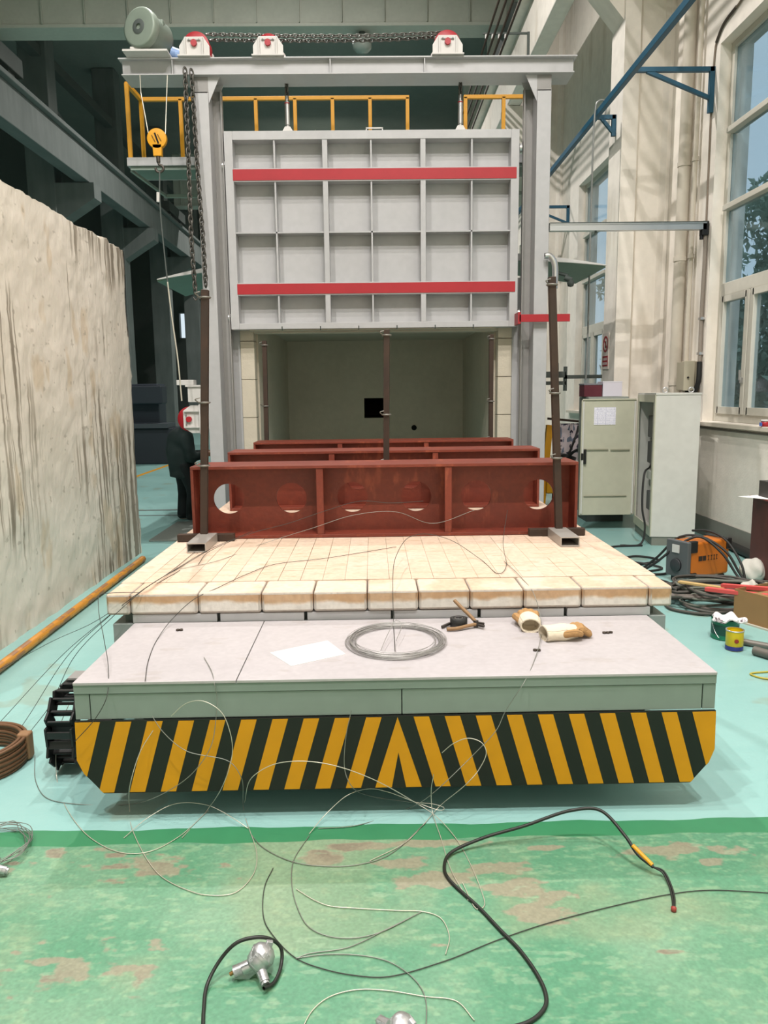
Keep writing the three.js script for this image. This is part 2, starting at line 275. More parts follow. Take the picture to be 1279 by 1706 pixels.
// dark columns on the far side of the hall
[22.3, 28.05, 33.8, 39.5].forEach((c, i) => {
  const t = thing('concrete_column', ['grey concrete column at upper left with its corbel above the cream block', 'grey concrete column rising just right of the cream block', 'grey concrete column behind the hanging pendant cord', 'farthest grey concrete column, beside the small bright window'][i], 'column', [-8.8, 0, c], 'left-hand hall columns');
  part(t, 'shaft', B(-9.2, -8.45, 0, 12.5, c - .3, c + .3, .03), m.concrete);
  part(t, 'corbel', plate([[-8.46, 6.35], [-8.46, 7.4], [-7.42, 7.4], [-7.42, 7.0]], c - .28, c + .28), m.concrete);
});
const lr = thing('crane_runway_beam', 'long grey crane runway beam on the corbels along the left of the hall', 'beam', [-8, 7.4, 30]);
part(lr, 'web', B(-7.92, -7.55, 7.42, 8.25, 9, 45.9, .02), m.concrete); part(lr, 'top_flange', B(-8.1, -7.42, 8.25, 8.36, 9, 45.9, .02), m.concrete); part(lr, 'crane_rail', B(-7.8, -7.72, 8.36, 8.46, 9, 45.9, .01), m.darkSteel);
const rr = thing('crane_runway_beam', 'long pale concrete crane runway beam high along the right wall', 'beam', [2.9, 7.33, 25]);
part(rr, 'web', B(2.76, 3.04, 7.33, 8.2, 5, 45.9, .03), m.plaster); part(rr, 'top_flange', B(2.6, 3.18, 8.2, 8.34, 5, 45.9, .02), m.plaster); part(rr, 'crane_rail', B(2.85, 2.93, 8.34, 8.44, 5, 45.9, .01), m.darkSteel);
const cb = thing('conductor_bar', 'set of dark brown conductor bars running beside the right crane beam', 'power rail', [2.2, 7.6, 20]);
for (let i = 0; i < 4; i++) part(cb, 'rail', bar([2.02 + i * .11, 7.62, 6], [2.02 + i * .11, 7.62, 45.8], .025, .04), m.rust);
for (const d of [8, 14.2, 20, 26, 32]) part(cb, 'bracket', [bar([1.96, 7.72, d], [2.78, 7.72, d], .03), bar([2.74, 7.3, d], [2.74, 7.74, d], .04)], m.darkSteel);
for (const d of [8, 14.2, 20, 26, 32]) for (let i = 0; i < 4; i++) part(cb, 'insulator', rod([2.02 + i * .11, 7.64, d], [2.02 + i * .11, 7.705, d], .022, 8), m.white);
const bc = thing('bridge_crane', 'wide grey bridge crane girder crossing the hall above the furnace', 'crane', [-2.5, 8.46, 17.3]);
part(bc, 'girder', [B(-7.7, 2.84, 9.12, 11, 17, 17.5, .02), B(-7.7, 2.84, 9.05, 9.12, 16.96, 17.54, .01)], m.crane);
for (let x = -7.4; x < 2.7; x += .86) part(bc, 'stiffener', B(x, x + .015, 9.12, 11, 16.93, 17), m.crane);
for (const x of [-7.76, 2.89]) { part(bc, 'end_carriage', B(x - .14, x + .14, 8.66, 9.045, 16, 18.5, .02), m.darkSteel); for (const d of [16.4, 18.1]) part(bc, 'wheel', rod([x - .05, x < 0 ? 8.615 : 8.595, d], [x + .05, x < 0 ? 8.615 : 8.595, d], .15, 20), m.darkSteel); }
const b2 = copy(bc, [0, 0, 15], 'second dark bridge crane girder far back in the hall'); b2.userData.category = 'crane';
const hb = thing('high_bay_lamp', 'unlit glassy high-bay lamp hanging under the crane girder behind the chain', 'lamp', [-.11, 8.72, 17.25]);
part(hb, 'housing', rod([-.11, 8.96, 17.25], [-.11, 9.05, 17.25], .07, 12), m.darkSteel);
part(hb, 'lamp_shade', lathe([[.07, .27], [.13, .25], [.2, .14], [.19, .02], [.12, -.05], [0, -.07]], [-.11, 8.72, 17.25], [0, 1, 0]), M(0x9fa8a2, .25));
for (const [a, b, l] of [[[-8.7, 10.5, 9], [-8.7, 10.75, 27.9], 'dark tie beam running along the upper left columns'], [[-8.72, 9.7, 22.6], [-8.72, 8.4, 27.7], 'thin dark diagonal brace between the two left columns'], [[-8.7, 10.75, 28.4], [-8.7, 10.6, 39.2], 'far dark tie beam between the back left columns']]) solo('tie_beam', l, 'beam', bar(a, b, l[0] === 't' ? .1 : .26), m.darkSteel);

// ---------------------------------------------------------------- the furnace
{
  const t = thing('furnace', 'big grey car-bottom furnace with an open cream-lined mouth under the raised door', 'furnace', [.05, 0, 11]);
  const y0 = .48;
  part(t, 'casing', [B(-1.78, -1.44, 0, 3.05, 9.75, 13.3), B(1.55, 1.88, 0, 3.05, 9.75, 13.3), B(-1.44, 1.55, 2.6, 3.05, 9.75, 13.3), B(-1.44, 1.55, 0, 1.23, 13.15, 13.3), B(-1.44, 1.55, 1.68, 2.6, 13.15, 13.3), B(-1.44, -.2, 1.23, 1.68, 13.15, 13.3), B(.24, 1.55, 1.23, 1.68, 13.15, 13.3)], m.body);
  part(t, 'front_plate', [B(-1.78, -1.59, 0, 3.05, 9.58, 9.75, .004), B(1.7, 1.88, 0, 3.05, 9.58, 9.75, .004), B(-1.59, 1.7, 2.62, 3.05, 9.58, 9.75, .004)], m.steel);
  for (const [x0, x1, a] of [[-1.59, -1.42, 1], [1.53, 1.7, 1]]) { let y = .5; for (const h of [.42, .5, .46, .46, .29]) { if (y + h > 2.63) break; part(t, 'refractory_block', B(x0, x1, y + .002, Math.min(y + h, 2.62) - .002, 9.56, 9.75, .008), m.fibre); y += h; } part(t, 'refractory_block', B(x0, x1, y + .002, 2.615, 9.56, 9.75, .008), m.fibre); }
  part(t, 'lintel', B(-1.42, 1.53, 2.43, 2.615, 9.56, 9.75, .008), m.fibre);
  part(t, 'chamber', [B(-1.44, -1.40, y0, 2.6, 9.75, 13.1), B(1.51, 1.55, y0, 2.6, 9.75, 13.1), B(-1.44, 1.55, 2.56, 2.6, 9.75, 13.1), B(-1.44, -.14, y0, 2.6, 13.05, 13.15), B(.18, 1.55, y0, 2.6, 13.05, 13.15), B(-.14, .18, y0, 1.29, 13.05, 13.15), B(-.14, .18, 1.62, 2.6, 13.05, 13.15)], m.fibre, 'fibre-lined chamber walls');
  part(t, 'flue_duct', [B(-.2, -.14, 1.23, 1.68, 13.15, 15.2), B(.18, .24, 1.23, 1.68, 13.15, 15.2), B(-.14, .18, 1.23, 1.29, 13.15, 15.2), B(-.14, .18, 1.62, 1.68, 13.15, 15.2), B(-.2, .24, 1.23, 1.68, 15.2, 15.26)], m.rust, 'deep square flue opening in the back wall');
  part(t, 'thermocouple_hole', lathe([[0, 0], [.045, 0], [.045, .012], [0, .012]], [.69, 1.12, 13.04], [0, 0, -1], 16), m.darkGap);
  const arch = []; for (let i = 0; i <= 24; i++) { const x = -2.62 + 5.52 * i / 24, s = (x - .4) / 3; arch.push([x, 3.42 - .3 * Math.abs(s) ** 2.5]); }
  const back = arch.map(([x, y]) => [x, y - .012 - .11 * (1 - ((x - .14) / 2.76) ** 2)]).reverse(), low = arch.map(([x, y]) => [x, y - .03]).reverse();
  part(t, 'roof_canopy', plate([...arch, ...low], 9.86, 11.3), M(0x7c9a88, .6, 0, { map: grime }), 'thin green arched canopy sheet sticking out on both sides'); part(t, 'canopy_fascia', plate([...arch, ...back], 9.83, 9.86, .002), m.white, 'cream front edge of the canopy');
  part(t, 'canopy_strut', [B(-1.6, -1.5, 3.05, 3.2, 10.2, 10.3), B(1.6, 1.7, 3.05, 3.2, 10.2, 10.3)], m.steel);
  part(t, 'bulb_fitting', [rod([2.3, 3.17, 9.98], [2.46, 3.12, 9.95], .02, 8), rod([2.42, 3.1, 9.95], [2.5, 3.06, 9.93], .035, 10), lathe([[0, 0], [.035, .01], [.045, .05], [.02, .1], [0, .1]], [2.49, 2.98, 9.93], [0, 1, 0], 14)], m.darkSteel, 'dark lamp holder under the right end of the canopy');
  part(t, 'platform_support', [B(-1.75, -1.63, 3.05, 4.42, 10.2, 10.32), B(1.75, 1.87, 3.05, 4.42, 10.2, 10.32)], m.steel);
}
{
  const t = thing('service_platform', 'grey service platform with a yellow railing behind the top of the gantry', 'platform', [-.4, 4.42, 10.1]);
  part(t, 'deck', B(-2.86, 2.02, 4.425, 4.445, 9.82, 10.43), M(0x6f8278, .6)); part(t, 'toe_board', [B(-2.89, 2.04, 4.42, 4.515, 9.8, 9.82, .003), B(-2.89, 2.04, 4.42, 4.515, 10.43, 10.45, .003), B(-2.89, -2.865, 4.42, 4.515, 9.82, 10.43), B(2.02, 2.04, 4.42, 4.515, 9.82, 10.43)], m.steel);
  part(t, 'under_frame', [bar([-2.86, 4.38, 9.86], [-2.6, 4.22, 10.4], .03), bar([-2.62, 4.22, 10.42], [2, 4.22, 10.42], .04), bar([2, 4.38, 9.86], [2, 4.22, 10.4], .03), bar([-2.86, 4.40, 9.85], [2.0, 4.40, 9.85], .04)], M(0x7f8d84, .6));
  const w = .045, D = 10.37; for (const x of [-2.84, -2.35, -1.86, -1.41, -.92, -.45, .02, .49, 1.22, 1.7, 2.0]) part(t, 'railing_post', bar([x, 4.445, D], [x, 5.36, D], w, w, .004), m.yellow);
  part(t, 'railing_post', bar([-2.86, 4.445, 9.86], [-2.86, 5.36, 9.86], w, w, .004), m.yellow);
  part(t, 'top_rail', bar([-2.862, 5.36, D], [.512, 5.36, D], w, w, .004), m.yellow); part(t, 'top_rail', bar([1.198, 5.36, D], [2.022, 5.36, D], w, w, .004), m.yellow); part(t, 'top_rail', bar([-2.86, 5.36, 9.86], [-2.84, 5.36, D], w, w, .004), m.yellow);
}
{
  const t = thing('lifting_gantry', 'pale grey steel gantry of two posts and a wide cross beam over the door', 'gantry', [.05, 0, 9.3]);
  for (const s of [-1, 1]) {
    const f = x => s < 0 ? -x + .11 : x, q = (a, b) => [Math.min(f(a), f(b)), Math.max(f(a), f(b))];
    const [a, b] = q(1.88, 2.04), [c, d] = q(1.77, 1.88), [e, g] = q(1.9, 2.02);
    const p = part(t, 'post', B(a, b, 0, 5.02, 9.18, 9.44, .006), m.steel);
    part(p, 'guide_rail', [B(c, d, .1, 5.1, 9.42, 9.45, .002), B(s < 0 ? d - .012 : c, s < 0 ? d : c + .012, .1, 5.1, 9.36, 9.42)], m.steelGuide);
    part(p, 'base_plate', B(a - .08, b + .08, 0, .02, 9.1, 9.52, .003), m.steel);
    part(p, 'head_plate', [B(e - .02, g + .02, 5.02, 5.176, 9.2, 9.42), B(a, b, 5.0, 5.03, 9.18, 9.46, .004)], m.steelGuide);
    const tri = s < 0 ? [[d - .11, 4.9], [d + .02, 5.176], [d - .11, 5.176]] : [[c + .11, 4.9], [c + .11, 5.176], [c - .02, 5.176]];
    part(p, 'gusset', [plate(tri, 9.2, 9.212), plate(tri, 9.43, 9.442)], m.steel);
  }
  part(t, 'cross_beam', [B(-2.73, 2.31, 5.34, 5.356, 9.14, 9.5, .004), B(-2.7, 2.28, 5.19, 5.34, 9.2, 9.216), B(-2.7, 2.28, 5.19, 5.34, 9.43, 9.446), B(-2.7, 2.28, 5.176, 5.19, 9.14, 9.5, .004)], m.steel);
  for (const x of [-2.15, -.42, .62]) part(t, 'web_stiffener', B(x, x + .012, 5.19, 5.34, 9.15, 9.2), m.steel);
  part(t, 'conduit_elbow', tube([[1.98, 3.22, 9.1], [2.03, 3.22, 9.1], [2.08, 3.17, 9.1], [2.1, 3.1, 9.1], [2.1, 2.86, 9.1]], .035, 24, 10), m.silver, 'shiny bent conduit end on the right post');
  part(t, 'junction_box', [B(-2.18, -1.945, 1.62, 1.8, 9.26, 9.4, .006), B(-2.3, -2.1, 1.82, 1.88, 9.24, 9.4, .004), B(-2.2, -1.93, 1.8, 1.82, 9.24, 9.42)], m.white, 'white box on the left post');
}
{
  const t = thing('furnace_door', 'raised grey furnace door with a grid of ribs and two red bands', 'door', [.036, 2.458, 9.42]);
  const x0 = -1.645, x1 = 1.717, y0 = 2.458, y1 = 4.652, f = 9.328, pd = 9.5;
  part(t, 'door_panel', B(x0 + .01, x1 - .01, y0 + .01, y1 - .01, pd, pd + .05), m.steel);
  for (const [a, b, c, d] of [[x0, x0 + .095, y0, y1], [x1 - .095, x1, y0, y1], [x0 + .095, x1 - .095, y1 - .095, y1], [x0 + .095, x1 - .095, y0, y0 + .07]]) part(t, 'frame_bar', B(a, b, c, d, f, pd, .004), m.steel);
  for (const x of [-.505, .615]) part(t, 'channel_rib', B(x - .03, x + .03, y0 + .07, y1 - .095, f + .004, pd, .004), m.steel);
  for (const x of [-1.08, .022, 1.175]) part(t, 'flat_rib', B(x - .009, x + .009, y0 + .07, y1 - .095, f + .012, pd), m.steel);
  part(t, 'flat_rib', B(x0 + .095, x1 - .095, 3.54, 3.556, f + .012, pd), m.steel);
  for (const [a, b] of [[4.118, 4.24], [2.856, 2.974]]) { part(t, 'cross_rib', B(x0 + .095, x1 - .095, a - .012, b + .012, f + .001, pd, .003), m.steel); part(t, 'red_band', B(-1.557, 1.688, a, b, f - .006, f + .001, .002), m.red); }
  part(t, 'red_bar', B(1.7, 2.285, 2.49, 2.575, 9.1, 9.12, .003), m.red, 'red bar sticking out past the right post'); part(t, 'bar_bracket', B(1.685, 1.717, 2.47, 2.6, 9.1, f + .02), m.red);
  part(t, 'handle', [bar([-.028, y1, 9.4], [-.028, 4.695, 9.4], .012), bar([.157, y1, 9.4], [.157, 4.695, 9.4], .012), bar([-.034, 4.695, 9.4], [.163, 4.695, 9.4], .012)], m.white);
  for (const [x, y, s] of [[x0, 2.6, -1], [x0, 4.3, -1], [x1, 2.62, 1], [x1, 4.47, 1]]) { const r = part(t, 'guide_roller', [rod([x, y, 9.42], [x + s * .045, y, 9.42], .022, 12), rod([x + s * .012, y, 9.42], [x + s * .04, y, 9.42], .05, 20)], m.silver); part(r, 'roller_bracket', B(x - .01, x + .01, y - .07, y + .07, 9.38, 9.46, .003), m.steelGuide); }
  for (let i = 0; i < 6; i++) part(t, 'seal_clip', bar([-1.05 + i * .45, y0 - .012, 9.34], [-1.05 + i * .45, y0 + .03, 9.325], .012), m.darkSteel);
  part(t, 'seal_strip', B(x0 + .2, x1 - .25, y0 - .01, y0 - .002, 9.36, 9.52), m.fibre);
}
// chains
function chainLinks(pts, pitch, r, w) {                          // torus links along a line
  const c = new THREE.CatmullRomCurve3(pts.map(p => V(...p)), false, 'centripetal'), n = Math.max(2, Math.round(c.getLength() / pitch)), out = [], z = new THREE.Vector3(0, 0, 1), x = new THREE.Vector3(1, 0, 0);
  for (let i = 0; i <= n; i++) {
    const p = c.getPointAt(i / n), t = c.getTangentAt(i / n), g = new THREE.TorusGeometry(w, r, 5, 12).scale(pitch * .72 / w, 1, 1);
    g.rotateX(i % 2 ? Math.PI / 4 : -Math.PI / 4); g.applyQuaternion(new THREE.Quaternion().setFromUnitVectors(x, t)); out.push(g.translate(p.x, p.y, p.z));
  }
  return out;
}
solo('lifting_chain', 'steel chain running level from the left chain wheel to the right one', 'chain', [...chainLinks([[-1.75, 5.645, 9.28], [-1, 5.625, 9.28], [0, 5.62, 9.28], [.8, 5.645, 9.28]], .05, .0065, .017), ...chainLinks([[-1.72, 5.61, 9.34], [-.6, 5.595, 9.34], [.2, 5.6, 9.34], [.8, 5.63, 9.34]], .05, .0065, .017)], m.chain);
solo('lifting_chain', 'longer dark chain hanging beside the left post, with a hook at its end', 'chain', [...chainLinks([[-1.985, 5.174, 9.06], [-1.985, 4.2, 9.02], [-1.99, 3.4, 9], [-1.975, 2.86, 9]], .06, .0095, .024), tube([[-1.975, 2.84, 9], [-1.95, 2.8, 9], [-1.975, 2.76, 9], [-2, 2.79, 9]], .01, 20)], m.chain);
solo('lifting_chain', 'shorter dark chain hanging between the hook-ended chain and the left post', 'chain', chainLinks([[-1.925, 5.174, 9.1], [-1.9, 4.2, 9.06], [-1.87, 3.4, 9.04], [-1.86, 2.95, 9.03]], .06, .0095, .024), m.chain);
for (const [x, l] of [[-.925, 'left silver rod and chain links holding the furnace door to the gantry'], [1.05, 'right silver rod and chain links holding the furnace door to the gantry']]) {
  const t = thing('door_hanger', l, 'hanger', [x, 4.652, 9.42], 'door hangers');
  part(t, 'chain', [...chainLinks([[x, 5.2, 9.42], [x, 5.02, 9.42]], .06, .009, .022)], m.chain);
  part(t, 'hanger_rod', [rod([x, 4.99, 9.42], [x, 5.05, 9.42], .02, 12), rod([x, 4.74, 9.42], [x, 4.985, 9.42], .026, 16), rod([x, 4.7, 9.42], [x, 4.74, 9.42], .018, 12)], m.silver); part(t, 'collar', rod([x, 4.965, 9.42], [x, 4.975, 9.42], .03, 16), m.red);
  part(t, 'lug', [plate([[x - .07, 4.653], [x + .07, 4.653], [x + .03, 4.72], [x - .03, 4.72]], 9.4, 9.412), plate([[x - .07, 4.653], [x + .07, 4.653], [x + .03, 4.72], [x - .03, 4.72]], 9.43, 9.442)], m.white);
}
// chain wheels on the beam
function chainWheel(x, y, d, r, dx, label, tilt) {
  const t = thing('chain_wheel', label, 'chain wheel', [x, y, d], 'red chain wheels in white brackets');
  const w = .165, p = [[x - w, y], [x + w, y], [x + w, y + .12], [x + .1, y + .215], [x - .1, y + .215], [x - w, y + .12]];
  part(t, 'bearing_plate', [plate(p, d, d + .014, .002), B(x - .1, x - .088, y, y + .2, d - .03, d), B(x + .088, x + .1, y, y + .2, d - .03, d), B(x - w - .01, x + w + .01, y, y + .012, d - .06, d + .3)], m.white);
  part(t, 'shaft_end', [rod([x, y + .145, d - .03], [x, y + .145, d + .27], .034, 20)], m.red); part(t, 'keeper', [B(x - .07, x + .07, y + .172, y + .182, d - .012, d), rod([x - .055, y + .18, d - .02], [x - .055, y + .18, d], .008, 8), rod([x + .055, y + .18, d - .02], [x + .055, y + .18, d], .008, 8)], m.steelGuide);
  part(t, 'wheel', [lathe([[.04, 0], [r, 0], [r, .04], [r - .02, .07], [r - .02, .1], [r, .13], [r, .17], [.04, .17]], [x + dx, y + .145, d + .05], [0, 0, 1], 36)], m.red); part(t, 'rear_plate', plate(p, d + .25, d + .264, .002), m.white);
  return t;
}
chainWheel(-1.895, 5.357, 9.16, .145, .01, 'red chain wheel in a white bracket, leftmost on the beam, beside the motor');
chainWheel(-1.09, 5.357, 9.16, .12, 0, 'red chain wheel in a white bracket, second along the beam, mostly hidden behind its plate');
chainWheel(.88, 5.357, 9.16, .145, 0, 'red chain wheel in a white bracket, rightmost on the beam, where the level chain ends');
{
  const t = chainWheel(0, 0, 9.3, .15, 0, 'red chain wheel in a white bracket turned sideways on the left post beside the person');
  part(t, 'mount', B(-.12, .12, -.11, 0, 9.28, 9.4, .004), m.steel);
  t.position.set(-2.04, 1.42, -9.3); t.rotation.z = Math.PI / 2;
}
{
  const t = thing('electric_motor', 'round greenish-grey electric motor on a white base at the left end of the gantry beam', 'motor', [-2.38, 5.357, 9.1]);
  const c = [-2.44, 5.6, 8.98], dir = [.42, -.06, 1];
  part(t, 'housing', lathe([[0, .02], [.16, .02], [.185, .05], [.185, .34], [.15, .4], [0, .4]], c, dir, 36), M(0x7d8a80, .45, .1, { map: grime }));
  part(t, 'fan_cover', lathe([[.0, .012], [.06, .008], [.065, 0], [.18, 0], [.205, .014], [.205, .085], [.185, .1]], c, dir, 36), M(0x95a296, .45, .1, { map: grime })); part(t, 'fan_grille', lathe([[.03, -.006], [.075, -.006], [.075, .01], [.03, .01]], c, dir, 28), m.darkSteel);
  part(t, 'terminal_box', B(-2.33, -2.2, 5.62, 5.72, 9.08, 9.24, .02), M(0x7d8a80, .45, .1));
  part(t, 'base', [B(-2.63, -2.15, 5.357, 5.378, 8.98, 9.42, .003), B(-2.56, -2.44, 5.378, 5.42, 9.02, 9.1, .01), B(-2.3, -2.18, 5.378, 5.43, 9.2, 9.3, .01), B(-2.42, -2.3, 5.378, 5.43, 9.1, 9.34, .01)], m.white);
  part(t, 'gearbox', [rod([-2.17, 5.46, 9.28], [-2.06, 5.42, 9.28], .06, 18), rod([-2.11, 5.41, 9.22], [-2.06, 5.41, 9.22], .04, 16)], M(0x7f9ac4, .4)); part(t, 'belt_guard', bar([-2.26, 5.6, 9.3], [-2.13, 5.4, 9.28], .05, .1), m.darkSteel);
}
{
  const t = thing('hook_block', 'yellow pulley block with a steel hook hanging left of the gantry', 'hook block', [-2.3, 4.12, 8.96]);
  const c = [-2.3, 4.46, 8.96];
  part(t, 'side_plate', [lathe([[0, 0], [.1, 0], [.106, .01], [.106, .05], [.1, .06], [0, .06]], [-2.3, 4.46, 8.93], [0, 0, 1], 32), plate([[-2.345, 4.28], [-2.255, 4.28], [-2.25, 4.4], [-2.35, 4.4]], 8.93, 8.99, .004)], m.yellow);
  for (const [k, n] of [[-1, .07], [0, .11], [1, .07]]) part(t, 'slot', bar([-2.3 + k * .032 - .018, 4.46 + n * .5 + k * .004, 8.929], [-2.3 + k * .032 + .018, 4.46 - n * .5 + k * .004, 8.929], .018, .004), m.darkGap);
  part(t, 'hook', [rod([-2.3, 4.22, 8.96], [-2.3, 4.29, 8.96], .022, 12), tube([[-2.3, 4.24, 8.96], [-2.295, 4.2, 8.96], [-2.26, 4.18, 8.96], [-2.25, 4.15, 8.96], [-2.28, 4.12, 8.96], [-2.32, 4.125, 8.96], [-2.335, 4.16, 8.96]], .014, 40, 8)], M(0x4f4a44, .4, .6));
  part(t, 'wire_rope', [rod([-2.39, 4.5, 8.96], [-2.46, 4.95, 9.0], .006, 6), rod([-2.46, 4.95, 9], [-2.5, 5.18, 9.15], .006, 6), rod([-2.21, 4.5, 8.96], [-2.2, 5.18, 9.15], .006, 6)], m.wireS);
}
{
  const t = thing('pendant_cord', 'long thin pendant cord hanging below the yellow hook block towards the person', 'cord', [-2.25, 1.7, 8.9]);
  part(t, 'cord', tube([[-2.29, 4.13, 8.95], [-2.3, 3.77, 8.93], [-2.28, 3.3, 8.92], [-2.26, 2.95, 8.92]], .008, 40, 6), m.darkSteel); part(t, 'sleeve', rod([-2.32, 3.8, 8.93], [-2.315, 3.9, 8.93], .018, 8), m.white); part(t, 'cord_end', tube([[-2.26, 2.95, 8.92], [-2.235, 2.6, 8.92], [-2.19, 2.1, 8.92], [-2.17, 1.64, 8.92]], .009, 30, 6), m.wireS, 'pale lower length');
}

// ---------------------------------------------------------------- the furnace car
{
  const t = thing('furnace_car', 'grey furnace car with a brick hearth, flat front deck and black and yellow striped bumper', 'furnace car', [.08, 0, 5]);
  const L = -1.2, R = 1.36, F0 = 2.934, C = .082;
  part(t, 'chassis', [B(-1.315, 1.465, .1, .575, 3.757, 8.9, .005), B(-.95, 1.1, .14, .43, 3.0, 3.76)], m.body);
  // deck
  for (const [a, b] of [[L, -.557], [-.553, R]]) part(t, 'deck_plate', B(a, b, .572, .584, F0 - .004, 3.735, .002), m.deck);
  part(t, 'deck_box', B(L + .01, R - .01, .44, .571, F0 + .03, 3.73), m.body);
  part(t, 'front_lip', B(L, R, .535, .5715, F0, F0 + .03, .002), m.lip);
  for (const [a, b] of [[L, -1.142], [-1.138, .098], [.102, 1.305], [1.309, R]]) part(t, 'front_panel', B(a, b, .428, .533, F0 + .004, F0 + .03, .002), m.lip);
  for (let i = 0; i < 6; i++) part(t, 'hearth_support', B(-1.22 + i * .435 + .008, -1.22 + (i + 1) * .435 - .008, .578, .622, 3.752, 3.8, .003), m.steel);
  part(t, 'support_plate', B(-1.26, 1.41, .576, .622, 3.79, 8.9), m.darkSteel);
  // bumper with painted stripes
  const o = [[L, .425], [L - .003, .262], [-1.179, .205], [-1.105, .118], [1.27, .118], [1.342, .205], [R + .003, .262], [R, .425]];
  const bp = part(t, 'bumper_plate', plate(o, F0 - .008, F0 + .004), m.bumper);
  const clip = poly => {                                          // keep the stripe inside the plate's outline (convex, clockwise from top left is counter-clockwise here)
    let p = poly; for (let i = 0; i < o.length; i++) { const a = o[i], b = o[(i + 1) % o.length], inn = q => (b[0] - a[0]) * (q[1] - a[1]) - (b[1] - a[1]) * (q[0] - a[0]) >= -1e-9, r = []; for (let k = 0; k < p.length; k++) { const u = p[k], w = p[(k + 1) % p.length], iu = inn(u), iw = inn(w); if (iu) r.push(u); if (iu !== iw) { const du = (b[0] - a[0]) * (u[1] - a[1]) - (b[1] - a[1]) * (u[0] - a[0]), dw = (b[0] - a[0]) * (w[1] - a[1]) - (b[1] - a[1]) * (w[0] - a[0]), s = du / (du - dw); r.push([u[0] + (w[0] - u[0]) * s, u[1] + (w[1] - u[1]) * s]); } } p = r; } return p;
  };
  const sh = .087, top = .421, bot = .122;
  const addStripe = q => { const p = clip(q); if (p.length > 2) part(bp, 'yellow_stripe', plate(p, F0 - .0095, F0 - .0075), m.stripe); };
  for (const s of [-1, 1]) for (let k = 0; k < 11; k++) { const a = .064 + k * .1243, w = k === 9 ? .12 : .0615; if (k === 10) continue; addStripe([[C + s * a, top], [C + s * (a + sh), bot], [C + s * (a + sh + w), bot], [C + s * (a + w), top]]); }
  addStripe([[C, top], [C - .093, bot], [C - .026, bot], [C + .002, .272], [C + .032, bot], [C + .095, bot]]);
  for (const x of [-.85, 1.02]) for (const d of [3.5, 5.2, 7, 8.4]) part(t, 'wheel', [rod([x - .04, .16, d], [x + .04, .16, d], .16, 28), rod([x - .09, .16, d], [x + .09, .16, d], .04, 12)], m.darkSteel);
  // brick hearth
  const X0 = -1.338, X1 = 1.49, Y0 = .624, Y1 = .729;
  const h = new THREE.Group(); h.name = 'hearth'; t.add(h); origin.set(h, t.position.clone());
  const cuts = [X0, -1.219, -.883, -.568, -.309, -.04, .215, .473, .741, 1.033, 1.371, X1];
  for (let i = 0; i < cuts.length - 1; i++) part(h, 'edge_brick', B(cuts[i] + .0015, cuts[i + 1] - .0015, Y0 + rnd(-.002, .002), Y1 + rnd(-.0015, .0015), 3.742 + rnd(-.004, .004), 3.985, .014), m.brickEdge);
  const rest = [], W = .1178; let n = 0;
  for (let r = 0, d = 3.988; d < 8.8; r++, d += .232) for (let k = 0; k < 24; k++) {
    const a = X0 + k * W, g = .0003 + (k < 9 && r < 6 ? rnd(0, .0016) : rnd(0, .0004)), s = (r % 2 ? 0 : .5), dd = d + (r ? 0 : 0) - s * 0;
    const b = B(a + g, a + W - g, Y0, Y1 + rnd(-.0008, .0006), dd + g, Math.min(dd + .232, 8.85) - g, .0012);
    if (n++ < 285) part(h, 'brick', b, m.brick[Math.floor(rnd(0, 4))]); else rest.push(b);
  }
  part(h, 'brick', rest, m.brick[1]).userData.kind = 'stuff';
}
// red test beams
{
  const x0 = -1.232, x1 = 1.385, y0 = .731, y1 = 1.226, f = 5.19, b = 5.55, w = 5.36;
  const t = thing('steel_beam', 'red-brown primed steel beam with six round web holes, the front one of three', 'steel beam', [.076, y0, 5.37], 'red-brown beams on the hearth');
  part(t, 'top_flange', B(x0, x1, y1 - .022, y1, f, b, .003), m.primer); part(t, 'bottom_flange', B(x0, x1, y0, y0 + .022, f, b, .003), m.primer);
  const hx = [-1.01, -.575, -.15, .295, .715, 1.15].map(x => [x, .985, .106]);
  part(t, 'web', plate([[x0 + .02, y0 + .022], [x1 - .02, y0 + .022], [x1 - .02, y1 - .022], [x0 + .02, y1 - .022]], w - .008, w + .008, 0, hx), m.primer);
  for (const [p, q] of [[x0, x0 + .02], [x1 - .02, x1]]) part(t, 'end_plate', B(p, q, y0 + .022, y1 - .022, f, b, .003), m.primer);
  for (const x of [-.365, .505]) { part(t, 'stiffener', B(x - .024, x + .024, y0 + .022, y1 - .022, f + .006, f + .03, .003), m.primer); part(t, 'stiffener', B(x - .008, x + .008, y0 + .022, y1 - .022, f + .03, w - .008), m.primer); part(t, 'stiffener', B(x - .008, x + .008, y0 + .022, y1 - .022, w + .008, b - .005), m.primer); }
  copy(t, [.015, 0, 1.285], 'red-brown primed steel beam behind the front one, the middle one of three');
  copy(t, [.03, 0, 2.6], 'red-brown primed steel beam nearest the furnace mouth, the rear one of three');
}
